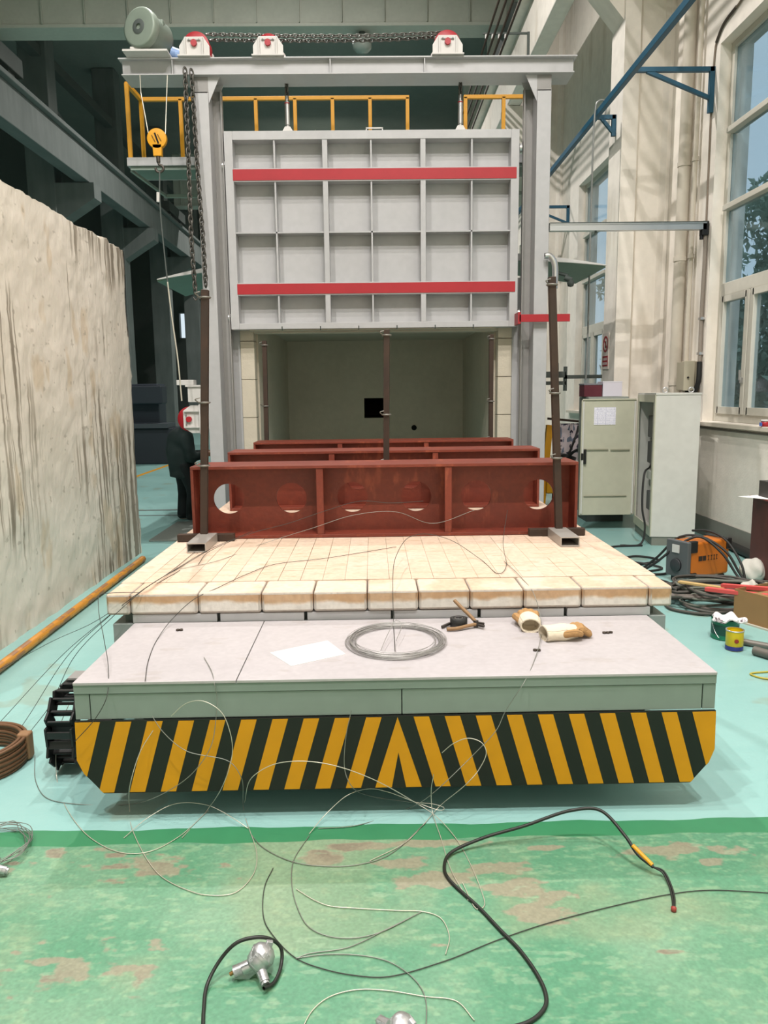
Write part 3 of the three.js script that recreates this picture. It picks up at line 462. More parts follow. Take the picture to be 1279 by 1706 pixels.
// thermocouple pole stands
function poleStand(label, a, b, feet) {
  const t = thing('pole_stand', label, 'stand', [b[0], .731, b[2]], 'dark pole stands on the hearth');
  const p = part(t, 'pole', bar(b, a, .046, .046, .004), m.rust);
  const at = k => [b[0] + (a[0] - b[0]) * k, b[1] + (a[1] - b[1]) * k, b[2] + (a[2] - b[2]) * k];
  for (const k of [.29, .55, .97]) { const c = at(k); part(p, 'tie_wire', [lathe([[.034, -.006], [.04, 0], [.034, .006]], c, [0, 1, 0], 12), tube([[c[0] - .03, c[1], c[2] - .03], [c[0] - .05, c[1] + .02, c[2] - .05], [c[0] - .02, c[1] + .03, c[2] - .05]], .004, 12)], m.tie); }
  if (feet) {
    const z = .731, s = feet;
    part(t, 'foot_bar', B(b[0] - .19, b[0] + .19, z, z + .05, b[2] + .035, b[2] + .085, .004), m.rust);
    part(t, 'foot_tube', [B(b[0] - .06 + s, b[0] + .06 + s, z, z + .006, b[2] - .33, b[2] + .03), B(b[0] - .06 + s, b[0] + .06 + s, z + .054, z + .06, b[2] - .33, b[2] + .03), B(b[0] - .06 + s, b[0] - .054 + s, z + .006, z + .054, b[2] - .33, b[2] + .03), B(b[0] + .054 + s, b[0] + .06 + s, z + .006, z + .054, b[2] - .33, b[2] + .03)], M(0xb0aca6, .4, .4));
  } else part(t, 'foot_plate', B(b[0] - .12, b[0] + .12, .731, .745, b[2] - .12, b[2] + .12, .003), m.rust);
}
poleStand('dark square pole on a stub foot at the left end of the front beam', [-1.05, 2.36, 5.07], [-1.13, .79, 5.07], .02);
poleStand('dark square pole on a stub foot at the right end of the front beam', [1.155, 2.42, 5.09], [1.235, .79, 5.09], -.005);
poleStand('dark pole standing in the middle between the front and second beams', [.115, 2.18, 6.05], [.095, .745, 6.05]);
poleStand('thin dark pole at the left side of the furnace mouth', [-1.13, 2.26, 8.35], [-1.15, .745, 8.35]);
poleStand('thin dark pole at the right side of the furnace mouth', [1.265, 2.3, 8.35], [1.27, .745, 8.35]);

// ---------------------------------------------------------------- things on the deck
const DY = .5845;
solo('paper_sheet', 'white sheet of paper lying on the grey deck left of the wire coil', 'paper', prismY([[-.462, 3.25], [-.353, 3.08], [-.134, 3.218], [-.222, 3.404]], DY, DY + .0015), m.paper);
{
  const g = []; for (let k = 0; k < 22; k++) { const p = [], r = .2 + rnd(-.016, .016), ox = rnd(-.012, .012), oz = rnd(-.012, .012), e = rnd(.94, 1.06); for (let i = 0; i < 18; i++) { const a = i / 18 * Math.PI * 2; p.push([.088 + ox + r * Math.cos(a) * 1.02, DY + .003 + k * .0009 + .002 * Math.sin(a * 2 + k), 3.37 + oz + r * e * 1.12 * Math.sin(a)]); } g.push(tube(p, .0012, 60, 4, true)); }
  g.push(tube([[.02, DY + .02, 3.2], [.06, DY + .04, 3.4], [.1, DY + .06, 3.52], [.12, DY + .05, 3.5], [.09, DY + .03, 3.3]], .0016, 24, 4));
  solo('wire_coil', 'ring-shaped coil of thin grey wire lying on the deck beside the paper', 'wire coil', g, M(0xa9a7a4, .4, .5));
}
{
  const t = thing('tape_roll', 'black roll of tape standing on the deck between the plier handles', 'tape', [.4, DY, 3.6]);
  part(t, 'tape', lathe([[.02, 0], [.042, 0], [.042, .04], [.02, .04], [.02, 0]], [.4, DY, 3.6], [0, 1, 0], 28), m.rubber); part(t, 'core', lathe([[.017, .002], [.02, .002], [.02, .041], [.017, .041]], [.4, DY, 3.6], [0, 1, 0], 24), m.silver);
  const q = thing('pliers', 'worn pliers with brown handles lying round the black tape roll', 'pliers', [.42, DY, 3.56]);
  part(q, 'handle', tube([[.39, DY + .1, 3.7], [.42, DY + .075, 3.66], [.46, DY + .045, 3.6], [.485, DY + .02, 3.575]], .009, 20, 8), M(0x8a6b49, .6)); part(q, 'handle', tube([[.335, DY + .012, 3.515], [.38, DY + .012, 3.52], [.43, DY + .015, 3.545], [.485, DY + .018, 3.57]], .009, 20, 8), M(0x8a6b49, .6));
  part(q, 'jaw', [bar([.475, DY + .018, 3.572], [.515, DY + .014, 3.54], .014, .012, .002), bar([.475, DY + .026, 3.572], [.52, DY + .018, 3.57], .012, .01, .002), rod([.48, DY + .004, 3.573], [.48, DY + .034, 3.573], .012, 12)], M(0x4a4542, .4, .7));
  solo('steel_pin', 'short dark steel punch lying left of the tape roll', 'pin', [bar([.315, DY + .008, 3.56], [.36, DY + .014, 3.6], .013, .013, .003)], M(0x4a4542, .4, .7));
}
// work gloves
const gloveMat = M(0xd8ccb6, .95, 0, { bumpMap: grain, bumpScale: .002 }), gloveDirt = M(0xa98355, .9, 0, { bumpMap: grain, bumpScale: .002 });
function glove(label, x, d, turn, flip) {
  const t = thing('work_glove', label, 'glove', [x, DY, d], 'cream work gloves on the deck');
  // local: cuff opening towards -x, fingers towards +x, on the deck
  const o = (f, k = 1) => f, cuff = capsule([-.085, .03, 0], [.0, .026, 0], .046, .044), flatY = f => (X, Y, Z) => f(X, (Y - .028) * 1.25 + .028, Z * .92);
  const hollow = capsule([-.16, .032, 0], [-.05, .03, 0], .038, .036);
  const palm = blend([cuff, capsule([0, .026, 0], [.05, .026, 0], .042, .04)], .03);
  const body = (X, Y, Z) => Math.max(flatY(palm)(X, Y, Z), -flatY(hollow)(X, Y, Z), -X - .098);
  const fs = [[-.03, .1, .012], [-.01, .115, .02], [.012, .112, .018], [.033, .096, .01]].map(([z, l, y], i) => blend([capsule([.04, .026, z * flip], [.04 + l * .38, .03 + y, z * 1.15 * flip], .0165, .0155), capsule([.04 + l * .38, .03 + y, z * 1.15 * flip], [.045 + l * .72, .018, z * 1.2 * flip], .0155, .0135)], .008));
  fs.push(blend([capsule([-.01, .03, -.04 * flip], [.03, .04, -.062 * flip], .018, .016), capsule([.03, .04, -.062 * flip], [.062, .03, -.058 * flip], .016, .013)], .008));
  const put = (g) => { g.rotateY(turn); g.translate(x, DY, -d); g.computeVertexNormals(); return g; };
  part(t, 'cuff_and_palm', put(sdf(body, [-.11, -.02, -.06], [.1, .1, .06], .005)), gloveMat);
  part(t, 'fingers', put(sdf(blend(fs, .006), [-.04, -.004, -.1], [.16, .09, .1], .0045)), gloveDirt, 'dirty tan finger grip');
}
glove('cream work glove with its open cuff towards the camera, left of the pair', .735, 3.575, 1.45, 1);
glove('cream work glove lying on its side with brown fingers pointing right', .85, 3.39, .25, -1);
for (const [x, d, n, l] of [[1.06, 3.45, 3, 'small dark nuts in a heap right of the gloves'], [.69, 3.22, 2, 'bent steel clip lying on the deck below the gloves'], [-.95, 3.6, 2, 'dark crumb of slag at the back left of the deck']]) { const g = []; for (let i = 0; i < n; i++) g.push(lathe([[.004, 0], [.009, 0], [.009, .008], [.004, .008], [.004, 0]], [x + i * .016, DY, d + rnd(-.004, .004)], [0, 1, 0], 6)); solo('steel_nut', l, 'nuts', g, M(0x4c443c, .5, .5)); }

// ---------------------------------------------------------------- left side
{
  const nx = .74, ny = 3.22, X1 = -2.56, D0 = 3.1, D1 = 8.42;
  const g = new THREE.BoxGeometry(nx, ny, D1 - D0, 6, 64, 100), p = g.attributes.position;
  for (let i = 0; i < p.count; i++) {
    let x = p.getX(i), y = p.getY(i) + ny / 2, z = p.getZ(i); const v = y / ny, d = (D0 + D1) / 2 - z, n1 = fbm(d / 6, y / 6, 12, 12, 4, 3) - .5, n2 = fbm(d / 6, y / 6, 90, 60, 3, 5) - .5;
    const atTop = v > .999, far = d > D1 - .001;
    if (x > nx / 2 - .001) x += .03 * n1 + .018 * n2; if (far) { z -= -.36 * ss(.62, .97, v) + .06 * n2 + .05 * Math.sin(y * 4); }
    if (atTop) y += .05 * (fbm(d / 6, .3, 40, 4, 4, 7) - .5) + .02 * n2 * 2; if (atTop && x > nx / 2 - .05) y -= .03; if (far && x > nx / 2 - .05) { x -= .03; }
    p.setXYZ(i, x, y, z);
  }
  g.translate(X1 - nx / 2, 0, -(D0 + D1) / 2); g.computeVertexNormals();
  const t = thing('refractory_wall_block', 'huge stained cream refractory wall block standing along the left', 'block', [X1 - nx / 2, 0, (D0 + D1) / 2]);
  part(t, 'cast_block', g, m.block); part(t, 'steel_backing', B(X1 - nx - .06, X1 - nx - .01, 0, 3.0, D0 + .05, D1 - .3), M(0x9aa08e, .6, 0, { map: grime })); part(t, 'edge_angle', B(X1 - nx - .01, X1 - .2, .0, 2.1, D1 + .06, D1 + .1), M(0x9aa08e, .6, 0, { map: grime }));
}
{
  const om = M(0xffffff, .5, 0, { map: tex(256, 256, .8, .8, (u, v) => mix([206, 140, 44], [150, 106, 74], ss(.52, .66, fbm(u, v, 6, 6, 4, 3)) * .9)) });
  solo('orange_pipe', 'scuffed orange pipe lying on the turquoise floor along the cream block', 'pipe', [rod([-2.345, .034, 3.9], [-2.40, .034, 7.86], .032, 16), lathe([[.026, -.002], [.034, -.002], [.034, .03], [.026, .03]], [-2.40, .034, 7.84], [0, 0, 1], 16)], om);
}
{
  const t = thing('cable_carrier', 'black plastic cable carrier chain bending down beside the left end of the bumper', 'cable chain', [-1.41, 0, 3.9]);
  const x0 = -1.475, x1 = -1.35, r = .15, cy = .19, cd = 3.44, path = [];
  for (let d = 4.7; d > cd; d -= .075) path.push([d, cy - r, Math.PI]); for (let a = 0; a <= Math.PI + .01; a += .42) path.push([cd - r * Math.sin(a), cy - r * Math.cos(a), Math.PI - a]); for (let d = cd + .06; d < cd + .14; d += .075) path.push([d, cy + r, 0]);
  for (const [d, y, a] of path) {
    const link = [B(x0, x0 + .012, -.034, .034, -.045, .045, .004), B(x1 - .012, x1, -.034, .034, -.045, .045, .004), B(x0 + .01, x1 - .01, .024, .034, -.03, .005, .003), B(x0 + .01, x1 - .01, -.034, -.024, -.03, .005, .003)].map(g => g.applyMatrix4(new THREE.Matrix4().makeRotationX(-a).setPosition(0, y, -d)));
    part(t, 'link', link, m.black);
  }
  part(t, 'end_bracket', [B(x0 + .02, -1.19, .38, .392, 3.5, 3.6, .002)], m.steelGuide);
}
{
  const t = thing('wire_bundle', 'thick round bundle of rusty brown wire lying at the left edge of the floor', 'wire coil', [-1.9, 0, 3.42]);
  const g = []; for (let k = 0; k < 9; k++) for (const o of [0, 1]) { const p = [], r = .225 - o * .018 + rnd(-.006, .006); for (let i = 0; i < 16; i++) { const a = i / 16 * 6.2832; p.push([-1.88 + r * Math.cos(a), .012 + k * .013 + .004 * Math.sin(2 * a + k), 3.42 + r * Math.sin(a)]); } g.push(tube(p, .009, 48, 5, true)); }
  part(t, 'strands', g, M(0x6e4f36, .6, .2)); part(t, 'binding', [0.3, 2.4, 4.4].map(a => B(-1.88 + .22 * Math.cos(a) - .03, -1.88 + .22 * Math.cos(a) + .03, .005, .135, 3.42 + .22 * Math.sin(a) - .03, 3.42 + .22 * Math.sin(a) + .03, .012)), M(0x8a6848, .7));
}
solo('steel_plate', 'flat grey steel plate lying on the floor at the foot of the person', 'plate', B(-2.66, -2.15, .001, .02, 9.0, 10.35, .003), M(0x8f9690, .5, .2, { map: grime }));
solo('floor_mark', 'yellow painted line on the far turquoise floor left of the furnace', 'marking', B(-5.12, -5.02, .0005, .003, 10, 30), m.yellow);
solo('drain_grate', 'dark floor channel crossing the turquoise floor behind the cream block', 'grate', [B(-5, -2.0, .0005, .004, 11.5, 11.58), B(-5, -2.0, .0005, .004, 11.0, 11.05)], m.darkSteel);
{
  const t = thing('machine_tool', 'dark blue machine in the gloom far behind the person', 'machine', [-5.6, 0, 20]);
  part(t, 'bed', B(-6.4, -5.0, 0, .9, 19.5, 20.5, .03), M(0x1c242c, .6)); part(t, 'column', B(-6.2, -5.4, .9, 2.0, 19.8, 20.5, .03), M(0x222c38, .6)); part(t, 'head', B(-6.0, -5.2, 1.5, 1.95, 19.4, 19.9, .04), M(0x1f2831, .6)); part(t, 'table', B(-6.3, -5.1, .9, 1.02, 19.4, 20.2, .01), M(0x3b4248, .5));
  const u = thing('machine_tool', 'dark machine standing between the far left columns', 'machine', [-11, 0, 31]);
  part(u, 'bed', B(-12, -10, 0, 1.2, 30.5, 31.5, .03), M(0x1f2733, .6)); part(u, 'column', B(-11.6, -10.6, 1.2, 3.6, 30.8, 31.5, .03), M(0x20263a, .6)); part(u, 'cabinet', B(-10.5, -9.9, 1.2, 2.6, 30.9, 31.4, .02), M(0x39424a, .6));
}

// ---------------------------------------------------------------- right side
{
  const t = thing('control_cabinet', 'tall beige electrical cabinet standing open, a paper on its swung-out door', 'cabinet', [3.3, 0, 8.75]);
  const N = [3.045, 8.34], an = -.14, T = g => turnY(g, N[0], N[1], an);      // local: x along the side, d along the open front
  const [x, d] = N, w = .46, l = .95, H = 1.665, y = .1;
  part(t, 'plinth', T(B(x + .01, x + w - .01, 0, y, d + .01, d + l - .01)), M(0x7b7d74, .6));
  part(t, 'shell', [B(x, x + w, y, H, d, d + .02), B(x, x + w, y, H, d + l - .02, d + l), B(x + w - .02, x + w, y, H, d + .02, d + l - .02), B(x, x + w, y, y + .02, d + .02, d + l - .02), B(x - .006, x + w + .006, H - .02, H, d - .006, d + l + .006)].map(T), m.cabinetSide);
  part(t, 'front_rim', [B(x - .012, x, y, H - .02, d, d + .07), B(x - .012, x, y, H - .02, d + l - .07, d + l), B(x - .012, x, y, y + .1, d + .07, d + l - .07), B(x - .012, x, H - .1, H - .02, d + .07, d + l - .07)].map(T), m.cabinet);
  part(t, 'mounting_plate', T(B(x + .3, x + .32, y + .12, H - .12, d + .06, d + l - .06)), M(0x8f958c, .5));
  for (const [a, b, c, e, col] of [[1.15, 1.4, .62, .86, 0x3a3d3c], [.85, 1.1, .55, .84, 0x2a2d2e], [.66, .76, .5, .85, 0xa0a39e], [.3, .52, .5, .8, 0x44474a]]) part(t, 'device', T(B(x + .1, x + .3, a, b, d + c, d + e, .006)), M(col, .5));
  for (const a of [.1, .37]) part(t, 'lifting_eye', T(new THREE.TorusGeometry(.026, .007, 8, 20).translate(x + a, H + .03, -d - .06)), m.silver);
  part(t, 'loose_cable', [tube([[3.2, 1.0, 8.75], [3.1, .85, 8.6], [3.0, .8, 8.48], [2.96, .4, 8.4], [2.99, .2, 8.38], [2.94, .02, 8.35], [2.7, .015, 8.3]], .011, 60, 6)], m.rubber);
  const hx = 3.17, hd = 9.32, W = .66, D = g => turnY(g, hx, hd, -.02), door = part(t, 'door', [B(hx - W, hx, .19, 1.585, hd, hd + .025, .004), B(hx - W + .01, hx - .01, 1.585, 1.6, hd - .012, hd + .03)].map(D), m.cabinet);
  part(door, 'door_rim', [B(hx - W + .012, hx - W + .03, .21, 1.57, hd - .014, hd), B(hx - .03, hx - .012, .21, 1.57, hd - .014, hd)].map(D), m.cabinetSide);
  part(door, 'stiffening_bar', [B(hx - W + .07, hx - .33, .985, 1.0, hd - .014, hd), B(hx - .3, hx - .07, .98, .995, hd - .014, hd), B(hx - W + .05, hx - .09, .42, .43, hd - .012, hd)].map(D), M(0x8d8c78, .5));
  part(door, 'handle', [B(hx - W + .035, hx - W + .065, .82, 1.0, hd - .03, hd, .006), B(hx - W + .005, hx - W + .03, .87, .95, hd - .02, hd, .004)].map(D), m.black);
  part(door, 'paper', D(B(hx - W + .15, hx - W + .41, 1.29, 1.5, hd - .004, hd - .0005)), M(0xffffff, .8, 0, { map: tex(256, 256, .3, .24, (u, v) => { const r = (v * 9) % 1, c = (u * 3) % 1; return (r < .1 || (c < .03 && v > .1)) ? [170, 170, 196] : (fbm(u, v, 60, 60, 2) > .62 && r > .35 && r < .7) ? [165, 165, 185] : [232, 230, 240]; }, true, 0, 0) }));
}
{
  const t = thing('steel_cabinet', 'low grey cabinet almost hidden behind the open cabinet door, with two boxes on it', 'cabinet', [2.95, 0, 10.2]);
  part(t, 'body', B(2.76, 3.28, .1, 1.62, 9.95, 10.4, .006), M(0x8e948c, .5)); part(t, 'plinth', B(2.78, 3.26, 0, .1, 9.97, 10.38), m.darkSteel); part(t, 'door', B(2.77, 3.27, .12, 1.6, 9.935, 9.95, .004), M(0x9aa098, .5));
  const c = thing('box', 'maroon box on the hidden cabinet, behind the top left corner of the open door', 'box', [2.78, 1.622, 10.15]); part(c, 'box_body', B(2.73, 2.96, 1.622, 1.77, 10.05, 10.3, .004), M(0x5d1f2c, .6)); part(c, 'lid', B(2.725, 2.965, 1.77, 1.79, 10.045, 10.305, .003), M(0x7b7a80, .6));
  const e = thing('box', 'pale lilac-white box beside the maroon box above the open door', 'box', [3.03, 1.622, 10.15]); part(e, 'box_body', B(2.97, 3.22, 1.622, 1.80, 10.05, 10.3, .004), M(0xd6d2dc, .7)); part(e, 'lid', B(2.968, 3.222, 1.80, 1.815, 10.048, 10.302, .003), M(0xe0dde4, .7));
}
{ // clutter seen between the gantry post and the cabinet door
  const t = thing('pipe_barrier', 'dark pipe barrier with a hanging printed cloth in front of the far window wall', 'barrier', [2.95, 0, 12]);
  part(t, 'top_rail', bar([2.7, 1.28, 12], [3.5, 1.2, 12], .035), m.rust); for (const x of [2.82, 3.4]) part(t, 'upright', bar([x, 0, 12], [x, 1.26, 12], .045), m.rust);
  part(t, 'printed_cloth', B(2.84, 3.2, .62, 1.2, 12.03, 12.04), M(0xffffff, .8, 0, { map: tex(256, 256, .36, .6, (u, v) => { const a = fbm(u, v, 7, 9, 3, 3), b = fbm(u, v, 9, 7, 3, 8); return a > .62 ? [52, 50, 70] : b > .62 ? [120, 130, 150] : [214, 200, 206]; }) }));
  const u = thing('yellow_machine', 'yellow hand machine with black handles standing behind the right pole', 'machine', [2.75, 0, 11.4]);
  part(u, 'frame', [bar([2.5, 0, 11.4], [2.62, 1.2, 11.5], .09), bar([2.95, 0, 11.45], [2.92, .62, 11.45], .06), B(2.55, 3.05, .2, .42, 11.3, 11.6, .02)], m.yellow); part(u, 'engine', [B(2.76, 3.0, .42, .68, 11.3, 11.55, .03), lathe([[0, 0], [.1, 0], [.12, .03], [.12, .1], [0, .12]], [2.86, .66, 11.4], [.3, 1, 0], 20)], m.black);
  part(u, 'handle', [tube([[2.8, .6, 11.3], [2.9, .8, 11.25], [3.02, .86, 11.22], [3.08, .8, 11.2]], .022, 24, 8), tube([[2.78, .55, 11.3], [2.84, .75, 11.24], [2.98, 1.1, 11.3], [3.0, 1.2, 11.3]], .018, 24, 8)], m.rubber);
  const v = thing('bench_clamp', 'grey steel bracket with a clamp on the wall behind the right pole', 'bracket', [2.75, 1.7, 12.2]);
  part(v, 'arm', [B(2.55, 3.22, 1.92, 2.02, 13.0, 13.1, .004), B(2.7, 3.22, 1.8, 1.86, 13.0, 13.06)], M(0x5d635f, .5, .3)); part(v, 'strap', [B(3.2, 3.24, 1.7, 2.1, 13, 13.1), B(3.2, 3.87, 1.9, 1.96, 13, 13.06)], M(0x5d635f, .5, .3)); part(v, 'clamp', [B(2.98, 3.1, 2.02, 2.16, 13.0, 13.08, .01), rod([3.04, 2.1, 12.98], [3.04, 2.3, 12.98], .02, 10)], m.silver);
}
{
  const t = thing('warning_sign', 'small red and white prohibition sign on the concrete column', 'sign', [3.236, 2.0, 10.9]);
  part(t, 'sign_board', B(3.228, 3.2385, 1.99, 2.48, 10.72, 11.0), M(0xe3d8cf, .6)); const S = (y, r0, r1) => lathe([[r0, 0], [r1, 0], [r1, .004], [r0, .004], [r0, 0]], [3.228, y, 10.86], [-1, 0, 0], 36);
  part(t, 'prohibition_ring', [S(2.33, .085, .11), bar([3.226, 2.39, 10.93], [3.226, 2.27, 10.79], .004, .02)], m.red); part(t, 'text_panel', B(3.225, 3.2285, 2.03, 2.17, 10.74, 10.98), m.red); part(t, 'flame_symbol', B(3.2262, 3.228, 2.28, 2.37, 10.84, 10.88), m.black);
  const ch = part(t, 'lettering', [0, 1].flatMap(r => [0, 1, 2, 3].map(i => B(3.2235, 3.2251, 2.05 + r * .06, 2.085 + r * .06, 10.765 + i * .055, 10.795 + i * .055))), m.white);
}
// blue cantilever rail
{
  const t = thing('blue_support_rail', 'long blue steel rail on brackets high along the right wall', 'rail', [2.97, 5.2, 12]);
  part(t, 'rail', bar([2.97, 5.24, 4.5], [2.95, 5.22, 22], .06, .075, .004), m.blue);
  for (const [d, wall] of [[9.25, WX], [10.75, 3.24], [15.7, WX], [21.5, WX]]) {
    const b = part(t, 'bracket', [bar([2.97, 5.235, d], [wall - .01, 5.235, d], .05), B(wall - .055, wall - .002, wall < 3.5 ? 5.0 : 4.78, 5.26, d - .025, d + .025)], m.blue);
    part(b, 'brace', bar([wall < 3.5 ? 3.05 : 3.12, 5.22, d], [wall - .03, wall < 3.5 ? 5.04 : 4.93, d], .04), m.blue);
  }
}
solo('hook_rod', 'thin grey rod with a hooked top hanging from the blue rail', 'rod', [tube([[3.04, 5.2, 10.55], [3.05, 5.32, 10.55], [3.0, 5.38, 10.55], [2.93, 5.35, 10.55], [2.91, 5.25, 10.55], [2.89, 3.8, 10.55], [2.88, 2.5, 10.5], [2.84, 1.84, 10.4]], .012, 80, 6)], M(0x8e918f, .4, .4));
{
  const t = thing('cable_trunking', 'shiny grey cable trunking crossing level from the gantry post to the right wall', 'trunking', [2.95, 3.5, 9.2]);
  part(t, 'channel', [B(2.045, 3.84, 3.505, 3.515, 9.16, 9.24), B(2.045, 3.84, 3.515, 3.57, 9.16, 9.165), B(2.045, 3.84, 3.515, 3.57, 9.235, 9.24), B(2.045, 3.84, 3.57, 3.582, 9.15, 9.25)], M(0xb9bdbf, .3, .7)); part(t, 'cover', B(2.045, 3.84, 3.582, 3.592, 9.145, 9.255), m.darkSteel);
  part(t, 'end_clamp', [B(3.79, 3.87, 3.44, 3.6, 9.16, 9.25, .01), rod([3.8, 3.4, 9.2], [3.8, 3.5, 9.2], .02, 10)], m.black); part(t, 'hanger_bolt', rod([2.58, 3.46, 9.2], [2.58, 3.52, 9.2], .012, 8), m.darkSteel);
  const u = thing('cable_conduit', 'brown-grey cable conduit dropping down the wall from the trunking to the control box', 'conduit', [3.85, 1.6, 9.2]);
  part(u, 'conduit', tube([[3.84, 3.5, 9.2], [3.85, 3.3, 9.2], [3.85, 2.6, 9.21], [3.85, 2.0, 9.2]], .024, 40, 8), M(0x8c8278, .5)); part(u, 'flexible_end', tube([[3.85, 2.02, 9.2], [3.84, 1.78, 9.19], [3.82, 1.66, 9.25], [3.8, 1.64, 9.34], [3.79, 1.72, 9.4]], .03, 30, 10), m.black); part(u, 'clip', [B(3.83, 3.879, 2.5, 2.53, 9.17, 9.25), B(3.83, 3.879, 2.1, 2.13, 9.17, 9.25)], m.silver);
  const b = thing('control_box', 'beige control box on the right wall between the drain pipe and the window', 'box', [3.78, 1.66, 9.45]);
  part(b, 'box_body', B(3.72, 3.879, 1.69, 2.03, 9.32, 9.55, .006), M(0xa39c88, .5)); part(b, 'cover', B(3.715, 3.84, 1.685, 2.035, 9.30, 9.325, .004), M(0xb4ad98, .5)); part(b, 'knob', rod([3.76, 1.84, 9.285], [3.76, 1.84, 9.3], .012, 10), m.black);
  const c = thing('wall_wire', 'dark wire bending along the wall under the window sill', 'wire', [3.87, 1.2, 9]);
  part(c, 'wire', tube([[3.868, 1.7, 9.52], [3.868, 1.45, 9.55], [3.868, 1.33, 9.5], [3.868, 1.262, 9.35], [3.868, 1.255, 9.1], [3.868, 1.25, 7.4], [3.868, 1.25, 6]], .012, 60, 6), M(0x6f6a62, .5));
  const e = thing('window_cable', 'dark cable draped round the top corner of the big window', 'cable', [3.87, 1.3, 9.2]);
  part(e, 'cable', tube([[3.868, 1.35, 9.24], [3.868, 3.4, 9.25], [3.868, 5.3, 9.25], [3.868, 5.52, 9.2], [3.868, 5.62, 9.02], [3.868, 5.66, 8.7], [3.868, 5.72, 8.4], [3.868, 5.72, 7.2]], .011, 80, 6), M(0x84776a, .6)); part(e, 'tape', [tube([[3.866, 5.5, 9.21], [3.866, 5.61, 9.05], [3.866, 5.655, 8.75]], .016, 20, 6)], M(0x4c443c, .6));
}
for (const [x, d, r, l, n] of [[3.79, 9.78, .07, 'fat cream drain pipe running down the corner beside the concrete column', 'drain_pipe'], [3.83, 9.55, .028, 'thin cream pipe running down beside the fat drain pipe', 'water_pipe']]) {
  const t = thing(n, l, 'pipe', [x, 0, d]);
  part(t, 'pipe', rod([x, .02, d], [x, 12.4, d], r, 20), m.pipeWhite); for (const y of [1.75, 3.25, 3.62, 4.35, 6.8]) part(t, 'clamp', rod([x, y, d], [x, y + .05, d], r + .008, 20), m.pipeWhite);
}
{
  const t = thing('paint_pot', 'tiny red and white paint pot standing on the window sill', 'pot', [3.85, 1.33, 7.58]);
  part(t, 'pot', lathe([[0, 0], [.036, 0], [.038, .05], [.0, .05]], [3.85, 1.33, 7.58], [0, 1, 0], 20), m.red); part(t, 'lid', lathe([[0, 0], [.04, 0], [.04, .016], [0, .016]], [3.85, 1.38, 7.58], [0, 1, 0], 20), m.white); part(t, 'label', B(3.80, 3.8135, 1.335, 1.37, 7.565, 7.595), M(0x3f62b0, .5));
}
{
  const t = thing('welding_machine', 'orange welding machine with a grey front standing among the black cables', 'welder', [2.95, 0, 6.8]);
  const a = .42, c = [2.74, 6.58], R = g => turnY(g, c[0], c[1], a), x0 = c[0], x1 = c[0] + .5, d0 = c[1], d1 = d0 + .24;
  part(t, 'case', [B(x0 + .03, x1, .05, .37, d0, d1, .025)].map(R), m.orange);
  part(t, 'front_panel', R(B(x0 - .015, x0 + .03, .05, .38, d0 - .008, d1 + .008, .012)), M(0x55585a, .5)); part(t, 'corner_guard', [B(x0 + .02, x0 + .1, .28, .385, d0 - .012, d0 + .03, .008), B(x0 + .02, x0 + .1, .04, .1, d0 - .012, d0 + .03, .008), B(x1 - .05, x1 + .012, .28, .38, d0 - .012, d1 + .012, .01)].map(R), m.black);
  part(t, 'meter', R(B(x0 - .022, x0 - .012, .27, .34, d0 + .09, d0 + .17)), m.white); part(t, 'dial', [lathe([[0, 0], [.06, 0], [.055, .02], [0, .022]], [x0 - .015, .16, d0 + .12], [-1, 0, 0], 24)].map(R), M(0x303336, .5)); part(t, 'foot', [[.06, .03], [.44, .03], [.06, .21], [.44, .21]].map(([p, q]) => R(B(x0 + p - .02, x0 + p + .02, 0, .05, d0 + q - .02, d0 + q + .02))), m.black);
  const f = part(t, 'lettering', R(B(x0 + .115, x0 + .36, .19, .255, d0 - .0015, d0 + .002)), m.orange);
  part(f, 'letter_blocks', [[.12, .165], [.17, .21]].map(([p, q]) => R(B(x0 + p, x0 + q, .2, .245, d0 - .003, d0 - .001))).concat([.23, .265, .3, .33].flatMap(p => [R(B(x0 + p, x0 + p + .02, .2, .206, d0 - .003, d0 - .001)), R(B(x0 + p + .007, x0 + p + .012, .2, .245, d0 - .003, d0 - .001)), R(B(x0 + p, x0 + p + .02, .236, .242, d0 - .003, d0 - .001))])), M(0x2c2018, .6));
}
// cables round the welder
const cableRun = (label, pts, r = .011, mat = m.rubber) => solo('welding_cable', label, 'cable', tube(pts, r, pts.length * 9, 6), mat);
cableRun('black cable arching over the front of the orange welder', [[2.45, .012, 7.0], [2.55, .14, 6.85], [2.72, .34, 6.72], [2.86, .415, 6.66], [3.0, .3, 6.52], [3.1, .12, 6.42], [3.15, .02, 6.3]]);
cableRun('black cable arching over the middle of the orange welder', [[2.5, .012, 7.1], [2.6, .17, 6.95], [2.75, .39, 6.8], [2.9, .405, 6.72], [3.05, .3, 6.53], [3.14, .12, 6.44], [3.2, .02, 6.35]]);
cableRun('black cable arching over the back of the orange welder', [[2.96, .4, 7.05], [3.05, .42, 6.9], [3.12, .37, 6.7], [3.17, .2, 6.5], [3.2, .04, 6.42], [3.3, .012, 6.3]]);
cableRun('black cable winding out from the cabinet foot over the floor', [[2.94, .012, 8.3], [2.6, .012, 8.25], [2.3, .012, 7.95], [2.35, .012, 7.6], [2.7, .012, 7.75], [2.85, .012, 7.55], [2.5, .012, 7.3], [2.4, .012, 7.05], [2.65, .012, 6.95], [2.95, .012, 7.3]]);
cableRun('black cable lying in a flat zigzag beside the hearth', [[2.3, .012, 7.5], [2.5, .03, 7.42], [2.75, .012, 7.2], [2.42, .012, 7.0], [2.25, .012, 6.85], [2.55, .012, 6.72], [2.62, .012, 6.5]]);
